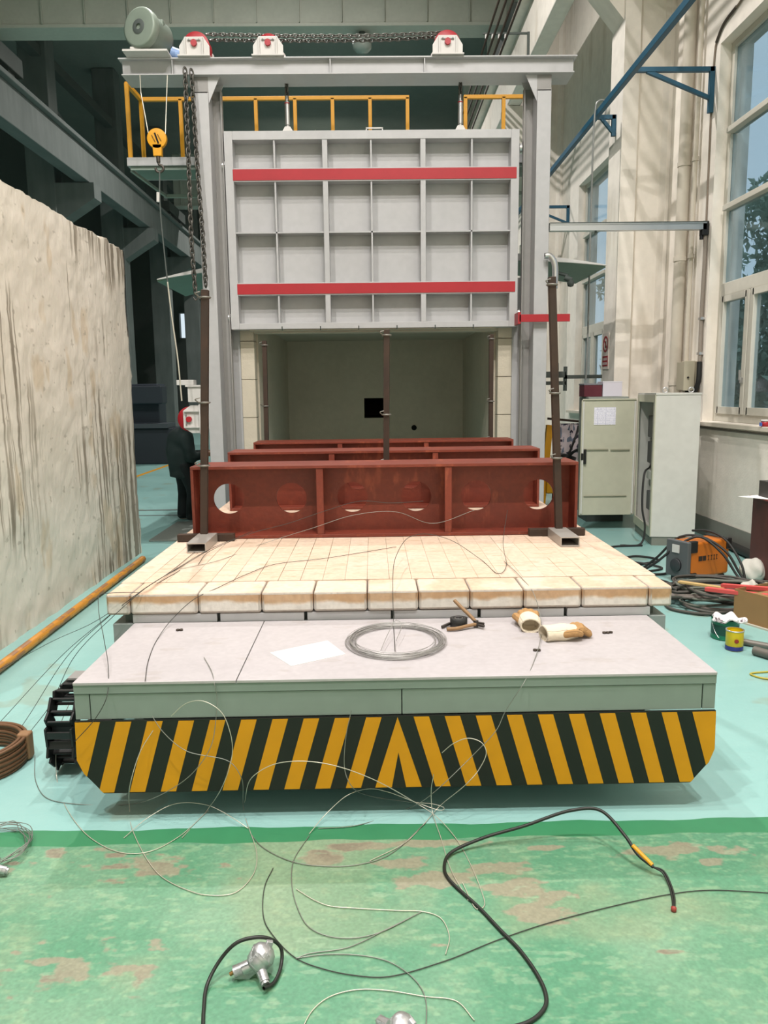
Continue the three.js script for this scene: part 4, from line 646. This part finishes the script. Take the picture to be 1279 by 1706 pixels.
{ // the heap: real runs of cable, each its own
  const heap = []; for (let i = 0; i < 16; i++) {
    const cx = rnd(2.62, 2.8), cd = rnd(5.85, 6.1), rx = rnd(.28, .56), rd = rnd(.12, .34), p = [], n = 13, ph = rnd(0, 6), turns = rnd(.8, 1.6), hh = .012 + i * .0095;
    for (let k = 0; k < n; k++) { const a = ph + turns * 6.2832 * k / (n - 1), q = 1 + .18 * Math.sin(3 * a + i); p.push([Math.max(2.3, cx + rx * q * Math.cos(a)), hh + .006 * Math.sin(5 * a + i) + .006, Math.max(5.52, cd + rd * q * Math.sin(a))]); }
    heap.push(p);
  }
  const words = ['bottom', 'lowest but one', 'low', 'low twisted', 'lower middle', 'middle', 'middle looped', 'broad middle', 'upper middle', 'upper looped', 'upper', 'high', 'high narrow', 'high looped', 'second from top', 'topmost'];
  heap.forEach((p, i) => solo('welding_cable', 'black cable loops, the ' + words[i] + ' coil of the heap before the orange welder', 'cable', tube(p, rnd(.009, .014), 110, 6), i % 5 === 3 ? M(0x66695f, .6) : i % 4 === 1 ? M(0x6a625c, .6) : M(0x48443f, .6), 'cable coils in the heap before the welder'));
}
cableRun('thin grey-green cable running from the heap to the right edge', [[2.75, .12, 5.9], [2.95, .03, 5.95], [3.1, .012, 5.85], [3.3, .012, 5.8], [3.5, .012, 5.6]], .009, M(0x5a6a5a, .6));
cableRun('yellow-green wire loop on the floor at the right edge', [[2.5, .006, 4.45], [2.36, .006, 4.44], [2.245, .006, 4.41], [2.28, .006, 4.34], [2.42, .006, 4.3], [2.55, .006, 4.3]], .006, M(0xb3a23c, .5));
cableRun('black floor cable along the foot of the right wall behind the welder', [[3.8, .05, 8.3], [3.78, .05, 7.6], [3.74, .05, 7.1], [3.7, .05, 6.6]], .05);
{
  const t = thing('paint_tin', 'open green paint tin with a dirty white rag over its rim', 'tin', [2.41, 0, 5.12]);
  const c = [2.41, .002, 5.12];
  part(t, 'tin', lathe([[0, 0], [.09, 0], [.092, .004], [.092, .012], [.089, .016], [.089, .125], [.092, .13], [.092, .137], [.088, .137], [.085, .02], [0, .02]], c, [0, 1, 0], 40), M(0x1e7d5d, .35, 0, { map: grime })); part(t, 'dark_emblem', lathe([[.0896, 0], [.09, 0], [.09, .07], [.0896, .07]], [2.41, .035, 5.12], [0, 1, 0], 40).toNonIndexed(), M(0x14463a, .5)); part(t, 'bail_wire', tube([[2.318, .11, 5.12], [2.316, .06, 5.06], [2.325, .03, 5.02]], .0025, 16), m.silver);
}
{
  const t = thing('paint_tin', 'small open yellow paint tin with a dark blue band round its foot', 'tin', [2.36, 0, 4.87]);
  const c = [2.36, .002, 4.87], S = (a, b, r = .0555) => lathe([[r - .004, a], [r, a], [r, b], [r - .004, b]], c, [0, 1, 0], 36);
  part(t, 'tin', [lathe([[0, 0], [.055, 0], [.055, .125], [.058, .128], [.058, .134], [.052, .134], [.05, .01], [0, .01]], c, [0, 1, 0], 36)], M(0xe6c60e, .35, 0, { map: grime })); part(t, 'blue_band', S(.002, .03, .0562), M(0x2a2f78, .4)); part(t, 'rim', lathe([[.05, .131], [.058, .129], [.0585, .136], [.051, .136]], c, [0, 1, 0], 36), m.silver); part(t, 'emblem', [lathe([[0, 0], [.014, 0], [.014, .003], [0, .003]], [2.348, .072, 4.8155], [-.15, 0, -1], 20)], M(0x8c2a1a, .5));
  const r = thing('cleaning_rag', 'dirty white and grey rag draped over the rim of the green paint tin', 'rag', [2.41, .14, 5.1]);
  const f = (X, Y, Z) => { const q = Math.hypot(X, Z), h = .142 + .012 * Math.sin(X * 60 + Z * 25) + .008 * Math.sin(Z * 80) - Math.max(0, q - .085) * .6; return Math.max(Math.abs(Y - h) - .006, Math.hypot(X * .93 - .005, Z * 1.15) - .105 - .012 * Math.sin(5 * Math.atan2(Z, X))); };
  part(r, 'cloth', sdf(f, [-.14, .09, -.13], [.14, .18, .13], .0045).translate(2.415, .006, -5.1), M(0xffffff, .95, 0, { map: tex(256, 256, .3, .3, (u, v) => mix([226, 222, 224], [96, 84, 90], ss(.55, .62, fbm(u, v, 6, 6, 4, 5)))) }));
}
{
  const t = thing('cardboard_carton', 'brown cardboard carton standing at the right edge behind the paint tins', 'carton', [2.75, 0, 5.35]);
  const R = g => turnY(g, 2.55, 5.2, .45).translate(.24, 0, -.05), x = 2.55, d = 5.2;
  part(t, 'side_panel', [B(x, x + .42, .02, .24, d, d + .006), B(x, x + .42, .02, .24, d + .3, d + .306), B(x, x + .006, .02, .24, d + .006, d + .3), B(x + .414, x + .42, .02, .24, d + .006, d + .3), B(x, x + .42, .012, .02, d, d + .306)].map(R), m.carton); part(t, 'flap', [B(x + .006, x + .414, .232, .24, d + .006, d + .15)].map(R), m.carton); part(t, 'label', R(B(x + .27, x + .33, .14, .2, d - .002, d)), m.paper); part(t, 'pallet_slat', R(B(x - .02, x + .44, 0, .012, d - .02, d + .32)), M(0xb8b4a6, .8));
  solo('red_bar', 'long pinkish-red steel bar lying across the carton and the cable heap', 'bar', bar([2.53, .19, 5.72], [3.06, .262, 5.02], .045, .03, .003), M(0xd0524e, .5)); solo('red_bar', 'shorter pinkish-red bar crossing behind the long red bar', 'bar', bar([2.66, .21, 5.74], [3.0, .274, 5.3], .04, .03, .003), M(0xd0524e, .5));
  solo('wooden_lath', 'pale wooden lath lying on the cable heap', 'lath', bar([2.42, .186, 5.97], [2.68, .192, 5.72], .05, .016, .002), M(0xbda06a, .8));
  solo('steel_bar', 'dark round steel bar on the floor in front of the carton', 'bar', rod([2.46, .022, 4.96], [2.72, .022, 4.74], .022, 12), M(0x75706a, .5, .4)); solo('steel_bar', 'rough brown steel bar nearest the camera at the right edge', 'bar', rod([2.44, .03, 4.76], [2.66, .03, 4.4], .03, 12), M(0x6a655e, .6, .3));
}
const sack = (label, x, d, rx, ry, rd, col) => solo('plastic_bag', label, 'bag', sdf((X, Y, Z) => (Math.hypot(X / rx, (Y - ry * .8) / ry, Z / rd) - 1) * Math.min(rx, ry, rd) + .09 * (fbm(X + 1, Z + Y + 1, 9, 9, 3, 2) - .5), [-rx - .04, -.0, -rd - .04], [rx + .04, ry * 2 + .04, rd + .04], .012).translate(x, .002, -d), M(col, .6, 0, { map: grime }));
sack('crumpled white plastic bag on the floor right of the welder', 3.42, 6.75, .12, .1, .1, 0xcfcdc4);
sack('small pale plastic bag on the heap near the right edge', 3.02, 6.0, .07, .09, .06, 0xd6d2c8);
sack('tan sack lying at the right edge behind the carton', 3.22, 6.02, .12, .08, .12, 0xbcae92);
{
  const t = thing('machine_stand', 'dark red-brown steel stand at the right edge with papers on top', 'stand', [3.8, 0, 6.7]);
  part(t, 'cabinet_body', B(3.46, 3.86, .02, .72, 6.5, 6.95, .005), M(0x5a2a24, .5, 0, { map: grime })); part(t, 'top_plate', B(3.44, 3.865, .72, .735, 6.46, 6.98, .003), M(0x7a3a32, .5)); part(t, 'foot', [B(3.48, 3.53, 0, .02, 6.55, 6.6), B(3.8, 3.85, 0, .02, 6.85, 6.9)], m.black);
  solo('paper_sheet', 'white papers hanging over the edge of the red-brown stand', 'paper', [prismY([[3.29, 6.88], [3.5, 6.62], [3.66, 6.7], [3.5, 6.96]], .7362, .738)], m.paper);
  const u = thing('tool_case', 'open dark tool case standing on the red-brown stand at the right edge', 'case', [3.6, .738, 6.8]); part(u, 'case', [B(3.49, 3.7, .739, .86, 6.72, 6.73), B(3.485, 3.495, .739, .88, 6.72, 6.9), B(3.49, 3.7, .87, .88, 6.72, 6.9), B(3.69, 3.7, .739, .87, 6.73, 6.9)], M(0x3a3431, .5)); part(u, 'contents', B(3.5, 3.68, .739, .77, 6.735, 6.88, .006), M(0x8c8c90, .5));
}

// ---------------------------------------------------------------- the person
{
  const bx = -2.66, bd = 10.6, t = thing('person', 'person in dark work clothes bent over a small device, face hidden by a white plate', 'person', [bx, 0, bd]);
  const J = (x, y, z) => [x, y, z], H = J(.1, 1.34, 0);          // local: +x is towards the furnace
  const bone = (a, b, r1, r2) => capsule(a, b, r1, r2);
  const hip = J(-.05, .78, 0), chest = J(-.06, 1.1, 0), neck = J(.0, 1.24, 0);
  const legs = [[-1, -.02], [1, .05]].flatMap(([s, f]) => [[J(-.04, .76, s * .085), J(f, .42, s * .095), .088, .06], [J(f, .42, s * .095), J(f - .045, .08, s * .095), .058, .042]]);
  const feet = [[-1, -.02], [1, .05]].map(([s, f]) => [J(f - .05, .045, s * .095), J(f + .13, .035, s * .1), .045, .035]);
  const arms = [-1, 1].flatMap(s => [[J(-.04, 1.14, s * .18), J(.02, .88, s * .22), .056, .044], [J(.02, .88, s * .22), J(.24, .9, s * .09), .043, .032]]);
  const torso = [[hip, J(-.07, .95, 0), .13, .13], [J(-.07, .95, 0), chest, .135, .14], [J(-.05, 1.12, -.12), J(-.05, 1.12, .12), .09, .09], [chest, neck, .1, .06]];
  const head = [[neck, J(.05, 1.3, 0), .055, .058], [J(.07, 1.37, 0), J(.1, 1.34, 0), .095, .085], [J(.12, 1.29, 0), J(.155, 1.275, 0), .05, .035], [J(.178, 1.33, 0), J(.196, 1.305, 0), .014, .018], [J(.09, 1.34, -.088), J(.085, 1.31, -.088), .022, .014], [J(.09, 1.34, .088), J(.085, 1.31, .088), .022, .014]];
  const hands = [-1, 1].flatMap(s => { const p = J(.25, .905, s * .08); const o = [[p, J(.31, .905, s * .06), .03, .028]]; for (let f = 0; f < 4; f++) o.push([J(.31, .92 - f * .017, s * .062), J(.352, .918 - f * .017, s * .045), .0095, .009], [J(.352, .918 - f * .017, s * .045), J(.357, .92 - f * .017, s * .012), .009, .0075]); o.push([J(.27, .93, s * .055), J(.325, .945, s * .03), .012, .009]); return o; });
  const mk = (l, k) => blend(l.map(b => bone(...b)), k), out = g => g.translate(bx, 0, -bd);
  const skinF = mk([...legs, ...arms, ...torso, ...head, ...feet], .035), handF = mk(hands, .01);
  part(t, 'body', [out(sdf(skinF, [-.3, -.0, -.34], [.3, 1.5, .34], .014)), out(sdf(handF, [.2, .82, -.14], [.42, .99, .14], .005))], M(0xb98a6c, .6));
  const grow = (l, g) => l.map(([a, b, p, q]) => [a, b, p + g, q + g]);
  const jacket = mk([...grow(arms, .02), ...grow(torso.slice(0, 3), .028), [J(-.06, .98, 0), J(-.045, .62, 0), .165, .17], [chest, J(-.01, 1.2, 0), .12, .085]], .05), cutArm = capsule(J(.22, .9, 0), J(.6, .9, 0), .12, .2);
  part(t, 'jacket', out(sdf((x, y, z) => Math.max(jacket(x, y, z), .6 - y + .012 * Math.sin(x * 20), -Math.max(skinF(x, y, z) + .004, -9), x - .235 + (y > 1 ? 9 : 0) * 0), [-.34, .5, -.36], [.36, 1.34, .36], .013)), M(0x1d2b2a, .85));
  part(t, 'trousers', out(sdf((x, y, z) => Math.max(mk(grow(legs, .022), .03)(x, y, z), y - .8, .055 - y), [-.3, .0, -.3], [.3, .86, .3], .013)), M(0x161b1d, .85));
  for (const f of feet) part(t, 'shoe', out(sdf(mk(grow([f], .014), .01), [-.2, -.03, -.22], [.28, .14, .22], .01)).translate(0, .02, 0), m.black);
  part(t, 'hair', out(sdf((x, y, z) => Math.max(Math.hypot(x - .068, y - 1.375, z) - .104, -(Math.hypot(x - .17, y - 1.31, z) - .115), 1.31 - y), [-.1, 1.24, -.14], [.22, 1.52, .14], .008)), M(0x1a1512, .8));
  t.rotation.y = .45; t.position.x += .1; t.scale.set(1.06, 1, 1.06);
  const ph = thing('handheld_device', 'small black handheld device in the hands of the dark-clothed person', 'device', [bx + .35, .86, bd]);
  part(ph, 'device_body', B(bx + .325, bx + .347, .845, .96, bd - .045, bd + .045, .004), m.black); part(ph, 'device_screen', B(bx + .321, bx + .3255, .87, .95, bd - .036, bd + .036), M(0x8b959a, .2));
  ph.rotation.y = .45; ph.position.set(bx + .1 + .371 * Math.cos(.45), .86, -bd - .371 * Math.sin(.45));
}

// ---------------------------------------------------------------- foreground
function sensorHead(x, d, turn, label, y = .002) {
  const t = thing('sensor_head', label, 'sensor', [x, y, d], 'silver thermocouple heads');
  const S = .84, al = M(0xc2c2c4, .4, .8, { bumpMap: grain, bumpScale: .001 }), r = .043, R = g => turnY(g.translate(-x, -y, d).scale(S, S, S).translate(x, y, -d), x, d, turn);
  // local: body axis tilted, cable gland to -x, threaded neck towards the camera
  const c = [x, y + .052, d];
  part(t, 'housing', [lathe([[0, 0], [.03, 0], [.04, .012], [r, .03], [r, .044]], [x - .012, y + .035, d - .006], [.6, .62, .3], 32)].map(R), al);
  part(t, 'screw_cap', [lathe([[r + .003, 0], [r + .004, .01], [r + .001, .014], [.038, .028], [.022, .04], [0, .043]], [x + .0155, y + .0645, d + .009], [.6, .62, .3], 32), bar([x + .03, y + .1, d + .03], [x + .052, y + .093, d + .035], .016, .02, .003)].map(R), al);
  part(t, 'gland', [rod([x - .02, y + .045, d - .004], [x - .05, y + .036, d - .012], .02, 20), rod([x - .05, y + .036, d - .012], [x - .078, y + .028, d - .018], .021, 6)].map(R), al);
  part(t, 'neck', [rod([x + .012, y + .04, d - .012], [x + .03, y + .027, d - .05], .02, 20, .017), rod([x + .03, y + .027, d - .05], [x + .036, y + .022, d - .062], .0175, 20), rod([x + .036, y + .022, d - .062], [x + .04, y + .019, d - .07], .015, 6)].map(R), al); part(t, 'gland_nut', [rod([x - .078, y + .028, d - .018], [x - .092, y + .022, d - .022], .007, 8)].map(R), M(0x8a6b3c, .4, .6));
}
sensorHead(-.365, 2.06, 0, 'silver die-cast sensor head lying on the green floor inside the black cable loop');
sensorHead(.04, 1.80, -1.1, 'silver sensor head cut off by the bottom edge of the picture');
sensorHead(-1.40, 2.56, 1.2, 'silver sensor head at the left edge among tangled wires');
{
  const t = thing('black_cable', 'long black cable with a yellow marker bent over the green floor on the right', 'cable', [.5, 0, 2.3]);
  part(t, 'cable', tube([[.97, .03, 2.5], [.93, .05, 2.545], [.9, .09, 2.6], [.835, .135, 2.7], [.735, .125, 2.72], [.55, .07, 2.71], [.388, .035, 2.69], [.26, .012, 2.63], [.234, .006, 2.55], [.245, .006, 2.49], [.333, .006, 2.329], [.385, .006, 2.22], [.427, .006, 2.136], [.46, .006, 2.03], [.468, .006, 1.96], [.457, .006, 1.913], [.4, .006, 1.86], [.2, .006, 1.82]], .0062, 180, 8), m.cable);
  part(t, 'split_end', [tube([[.97, .03, 2.5], [.996, .02, 2.485], [1.0, .008, 2.43], [.985, .006, 2.36], [.968, .006, 2.31]], .0035, 30, 6), tube([[.97, .03, 2.5], [1.0, .024, 2.49], [1.006, .01, 2.43], [.992, .006, 2.36], [.972, .006, 2.31]], .0035, 30, 6)], m.cable);
  part(t, 'yellow_marker', rod([.918, .07, 2.57], [.968, .034, 2.505], .008, 12), m.yellow); part(t, 'red_tip', lathe([[0, 0], [.009, 0], [.009, .012], [0, .016]], [.968, .002, 2.305], [0, 1, 0], 12), M(0x9c4038, .5));
  solo('black_cable', 'black cable arched in a loop round the silver sensor head to the bottom edge', 'cable', tube([[-.335, .02, 1.985], [-.31, .01, 2.02], [-.296, .02, 2.09], [-.3, .05, 2.11], [-.335, .09, 2.1], [-.385, .1, 2.09], [-.43, .09, 2.08], [-.475, .05, 2.06], [-.502, .015, 2.01], [-.495, .006, 1.93], [-.48, .006, 1.85], [-.46, .006, 1.75]], .0055, 110, 8), m.cable);
}
const WM = { s: m.wireS, g: m.wireG, d: m.wireD };
function wire(k, label, pts) { solo('thin_wire', label, 'wire', tube(pts, k === 'd' ? .0017 : .0016, pts.length * 10, 5), WM[k]); }
wire('s','pale thin wire running down the black cable carrier and looping across the floor',[[-1.43,0.3,3.468],[-1.454,0.2,3.362],[-1.461,0.1,3.328],[-1.436,0.004,3.261],[-1.286,0.004,2.999],[-1.106,0.004,2.783],[-0.959,0.004,2.691],[-0.866,0.004,2.696],[-0.78,0.004,2.788],[-0.702,0.004,2.982]]);
wire('g','thin grey wire in a wide low loop from beside the carrier over the left stripes',[[-1.643,0.004,3.513],[-1.524,0.004,3.248],[-1.414,0.004,3.104],[-1.291,0.004,3.056],[-1.069,0.004,3.038],[-0.866,0.127,2.89],[-0.73,0.23,2.86],[-0.654,0.336,2.87],[-0.637,0.425,2.9],[-0.632,0.518,2.92],[-0.64,0.574,2.925],[-0.667,0.589,3.012],[-0.738,0.589,3.195]]);
wire('s','pale wire arching over the left stripes with a rounded top at the grey lip',[[-0.816,0.444,2.92],[-0.749,0.504,2.9],[-0.68,0.521,2.88],[-0.606,0.484,2.86],[-0.572,0.404,2.85],[-0.567,0.317,2.85],[-0.6,0.205,2.85],[-0.709,0.004,2.978],[-0.763,0.004,2.784]]);
wire('g','thin wire sagging across the left stripes and on over the green floor',[[-0.892,0.446,2.92],[-0.845,0.386,2.9],[-0.754,0.316,2.88],[-0.584,0.272,2.87],[-0.54,0.216,2.86],[-0.557,0.004,2.986],[-0.461,0.004,2.737],[-0.313,0.004,2.613],[-0.197,0.004,2.584],[-0.086,0.004,2.587],[0.029,0.004,2.639],[0.188,0.004,2.856]]);
wire('s','pale wire forming a big round loop on the green floor left of centre',[[-0.891,0.385,2.92],[-0.939,0.309,2.9],[-0.978,0.186,2.87],[-1.03,0.004,2.994],[-0.977,0.004,2.854],[-0.789,0.004,2.554],[-0.671,0.004,2.465],[-0.594,0.004,2.433],[-0.502,0.004,2.44],[-0.453,0.004,2.532],[-0.454,0.004,2.655],[-0.538,0.004,2.913]]);
wire('s','short pale wire arching low in front of the shadow at left',[[-0.99,0.004,2.791],[-0.926,0.02,2.912],[-0.83,0.05,2.957],[-0.704,0.04,2.961],[-0.561,0.02,2.868],[-0.517,0.004,2.842]]);
wire('s','pale wire arching high across the middle stripes down to the knot of wires',[[-0.558,0.02,3.01],[-0.489,0.223,2.84],[-0.407,0.281,2.82],[-0.305,0.304,2.8],[-0.181,0.287,2.8],[-0.031,0.219,2.82],[0.16,0.04,2.939],[0.226,0.02,2.885],[0.298,0.004,2.739],[0.349,0.004,2.439],[0.348,0.004,2.344],[0.324,0.004,2.329],[0.29,0.004,2.474]]);
wire('s','pale wire arching low under the middle stripes and ending in a narrow hairpin',[[-0.271,0.004,2.795],[-0.208,0.03,2.897],[-0.121,0.09,2.93],[-0.033,0.1,2.957],[0.038,0.09,2.948],[0.169,0.04,2.939],[0.256,0.02,2.92],[0.27,0.02,2.938],[0.232,0.03,2.95],[0.159,0.05,2.931]]);
wire('g','thin grey wire hanging beside the middle stripes and curving under the skirt',[[-0.102,0.454,2.92],[-0.125,0.35,2.9],[-0.131,0.223,2.88],[-0.11,0.174,2.86],[-0.034,0.04,3.008],[0.144,0.03,2.967]]);
wire('g','thin grey wire slanting from the gloves over the right stripes to the floor',[[0.745,0.735,4.346],[0.767,0.735,3.935],[0.785,0.706,3.7],[0.801,0.62,3.629],[0.755,0.6,3.4],[0.675,0.589,3.134],[0.584,0.561,2.915],[0.505,0.441,2.9],[0.473,0.383,2.88],[0.376,0.286,2.86],[0.221,0.156,2.82],[0.126,0.004,2.971],[-0.087,0.004,2.848],[-0.238,0.004,2.832]]);
wire('s','pale wire with a rounded hoop standing in front of the right stripes',[[0.259,0.269,2.92],[0.304,0.323,2.89],[0.361,0.352,2.87],[0.41,0.34,2.85],[0.425,0.305,2.84],[0.394,0.238,2.83],[0.348,0.189,2.82],[0.249,0.02,2.948],[0.18,0.004,2.848],[0.096,0.004,2.718],[-0.034,0.004,2.611]]);
wire('s','pale wire dropping from the middle stripes onto the green floor beside the black cable',[[0.222,0.198,2.88],[0.215,0.1,2.924],[0.219,0.02,2.917],[0.239,0.004,2.753],[0.258,0.004,2.547],[0.299,0.004,2.376]]);
wire('g','grey wire curling in a wide bow on the floor right of the sensor head',[[-0.27,0.004,2.783],[-0.314,0.004,2.624],[-0.308,0.004,2.493],[-0.282,0.004,2.379],[-0.232,0.004,2.265],[-0.175,0.004,2.221],[-0.097,0.004,2.205],[-0.011,0.004,2.224],[0.138,0.004,2.323]]);
wire('s','pale wire lying nearly straight across the green floor above the bow',[[-0.289,0.004,2.456],[-0.22,0.004,2.393],[-0.17,0.004,2.363],[-0.081,0.004,2.348],[0.057,0.004,2.332],[0.146,0.004,2.323],[0.197,0.004,2.292],[0.218,0.004,2.204],[0.199,0.004,2.125]]);
wire('d','long dark wire from behind the sensor head across the green floor to the right edge',[[-0.384,0.004,2.579],[-0.4,0.004,2.473],[-0.381,0.004,2.31],[-0.349,0.004,2.24],[-0.257,0.004,2.123],[-0.166,0.004,2.074],[-0.074,0.004,2.047],[0.018,0.004,2.039],[0.193,0.004,2.097],[0.372,0.004,2.185],[0.57,0.004,2.266],[0.968,0.004,2.383],[1.126,0.004,2.404],[1.399,0.004,2.373]]);
wire('g','grey wire looping from the dark wire down to the bottom edge',[[-0.257,0.004,2.123],[-0.17,0.004,2.136],[-0.056,0.004,2.128],[0.019,0.004,2.103],[0.073,0.004,2.059],[0.112,0.004,2.002],[0.126,0.004,1.948],[0.117,0.004,1.816]]);
wire('s','pale wire arching along the bottom edge of the green floor',[[-0.218,0.004,1.845],[-0.192,0.004,1.918],[-0.148,0.004,1.966],[-0.073,0.004,1.991],[0.017,0.004,1.986],[0.122,0.004,1.961],[0.212,0.004,1.941],[0.254,0.004,1.872]]);
wire('g','grey wire joining the bow to the dark wire on the green floor',[[-0.257,0.004,2.121],[-0.222,0.004,2.14],[-0.099,0.004,2.165],[0.021,0.004,2.243],[0.138,0.004,2.323]]);
wire('d','dark wire from the left pole foot over the hearth corner down to the brown coil',[[-1.022,0.76,4.645],[-1.107,0.735,4.316],[-1.162,0.74,3.76],[-1.302,0.62,3.694],[-1.577,0.35,3.87],[-1.693,0.12,3.83],[-1.765,0.02,3.756],[-1.655,0.1,3.402]]);
wire('d','dark wire from the hearth corner straight down to the left edge above the coil',[[-1.12,0.735,4.83],[-1.137,0.735,4.169],[-1.169,0.74,3.726],[-1.349,0.6,3.795],[-1.678,0.3,4.015],[-1.834,0.05,3.923],[-1.752,0.05,3.399]]);
wire('d','dark wire running from the hearth corner far out to the left edge of the floor',[[-0.815,0.8,5.091],[-1.026,0.75,4.75],[-1.123,0.735,4.241],[-1.168,0.74,3.703],[-1.416,0.55,3.892],[-1.778,0.25,4.161],[-1.994,0.004,3.904]]);
wire('d','dark wire crossing the orange pipe on the left floor',[[-1.089,0.735,4.239],[-1.221,0.7,3.741],[-1.587,0.45,4.176],[-2.02,0.2,4.617],[-2.285,0.07,4.531]]);
wire('d','thin wire sagging from a front beam web hole to the left pole foot',[[0.332,0.978,5.15],[0.109,0.97,5.14],[-0.092,0.988,5.12],[-0.312,0.933,5.1],[-0.569,0.856,5.05],[-0.804,0.8,5.022],[-1.02,0.745,4.718],[-1.021,0.735,4.388]]);
wire('g','pale wire crossing the front beam below its web holes to the hearth corner',[[0.676,0.911,5.15],[0.391,0.827,5.14],[0.149,0.91,5.13],[-0.133,0.898,5.1],[-0.412,0.82,5.06],[-0.725,0.735,4.999],[-0.932,0.735,4.463],[-1.096,0.735,4.269]]);
wire('d','dark wire across the hearth and down over the left of the grey deck',[[0.137,0.735,4.814],[-0.293,0.735,4.501],[-0.574,0.735,4.357],[-0.688,0.735,4.14],[-0.793,0.735,3.841],[-0.896,0.706,3.71],[-0.995,0.619,3.7],[-1.011,0.589,3.473],[-0.967,0.589,3.161],[-0.913,0.589,2.93]]);
wire('d','dark wire looping off the hearth corner down the left end of the grey deck lip',[[-1.161,0.74,3.737],[-1.287,0.749,3.7],[-1.334,0.751,3.66],[-1.322,0.705,3.6],[-1.198,0.648,3.3],[-1.08,0.595,3.0],[-1.06,0.529,2.9],[-1.106,0.45,2.89],[-1.19,0.359,2.89]]);
wire('d','grey wire arching from the front beam over the hearth and down to the wire coil',[[0.891,0.916,5.1],[0.766,0.8,4.515],[0.728,0.74,4.184],[0.664,0.735,4.037],[0.609,0.74,4.414],[0.46,0.82,4.567],[0.329,0.85,4.614],[0.222,0.86,4.509],[0.124,0.84,4.123],[0.088,0.79,3.75],[0.087,0.623,3.68],[0.082,0.595,3.215]]);
{ const g = []; for (let i = 0; i < 7; i++) { const p = [], ph = rnd(0, 6); for (let k = 0; k < 12; k++) { const a = ph + k * .6; p.push([-1.48 + rnd(-.02, .02) + (.13 + .02 * i / 7) * Math.cos(a), .006 + i * .004 + rnd(0, .01), 2.72 + .15 * Math.sin(a) + rnd(-.02, .02)]); } g.push(tube(p, .0017, 80, 4)); } solo('wire_tangle', 'tangle of thin wire on the floor at the left edge', 'wire coil', g, m.wireG); }

// ---------------------------------------------------------------- outside the windows
{
  const leaf = new THREE.BufferGeometry(); leaf.setAttribute('position', new THREE.Float32BufferAttribute([0, 0, 0, .05, .03, .008, .12, 0, 0, .05, -.03, .008], 3)); leaf.setIndex([0, 2, 1, 0, 3, 2]); leaf.computeVertexNormals();
  const lm = new THREE.MeshPhysicalMaterial({ color: 0xb4c8b8, roughness: .8, transmission: .3, thickness: 0, side: THREE.DoubleSide }), bark = M(0x5a5046, .9);
  [[6.9, 9.6, 4.6, 'leafy tree standing outside the nearest window'], [7.4, 13.4, 5.2, 'leafy tree outside, seen between the two windows\' frames'], [7.2, 18.5, 5.0, 'leafy tree outside the far window'], [8.6, 11.4, 6.2, 'taller tree farther from the wall outside the near window']].forEach(([x, d, h, l], i) => {
    const t = thing('tree', l, 'tree', [x, 0, d]);
    part(t, 'trunk', [rod([x, -.2, d], [x + .1, h * .7, d], .13, 10, .07), rod([x + .05, h * .4, d], [x + .6, h * .8, d + .5], .06, 8, .03), rod([x + .05, h * .45, d], [x - .5, h * .8, d - .6], .06, 8, .03)], bark);
    const n = 9000, im = new THREE.InstancedMesh(leaf, lm, n), q = new THREE.Object3D(); im.name = numbered('foliage'); im.userData.kind = 'stuff'; const cl = []; for (let k = 0; k < 26; k++) cl.push([rnd(-1.2, 1.2), rnd(h * .22, h) + .1, rnd(-1.7, 1.7), rnd(.35, .75)]);
    for (let k = 0; k < n; k++) { const c = cl[k % 26], a = rnd(0, 6.283), b = Math.acos(rnd(-1, 1)), r = c[3] * Math.cbrt(rnd(.2, 1)); q.position.set(c[0] + r * Math.sin(b) * Math.cos(a), c[1] + r * Math.cos(b), c[2] + r * Math.sin(b) * Math.sin(a)); q.rotation.set(rnd(0, 6), rnd(0, 6), rnd(0, 6)); q.scale.setScalar(rnd(1.0, 2.1)); q.updateMatrix(); im.setMatrixAt(k, q.matrix); }
    t.add(im);
  });
  struct('ground', B(4.3, 40, -.4, -.2, -20, 60), M(0x7d8474, .9));
  const b = thing('outside_building', 'plain pale building wall far outside behind the trees', 'building', [18, -.2, 14]); part(b, 'wall', B(16, 17, -.2, 2.6, -10, 40), M(0x8f979b, .9)); part(b, 'roof', B(15.7, 17.5, 2.6, 2.75, -10.2, 40.2), M(0x6f7679, .9));
}
renderer.render(scene, camera);
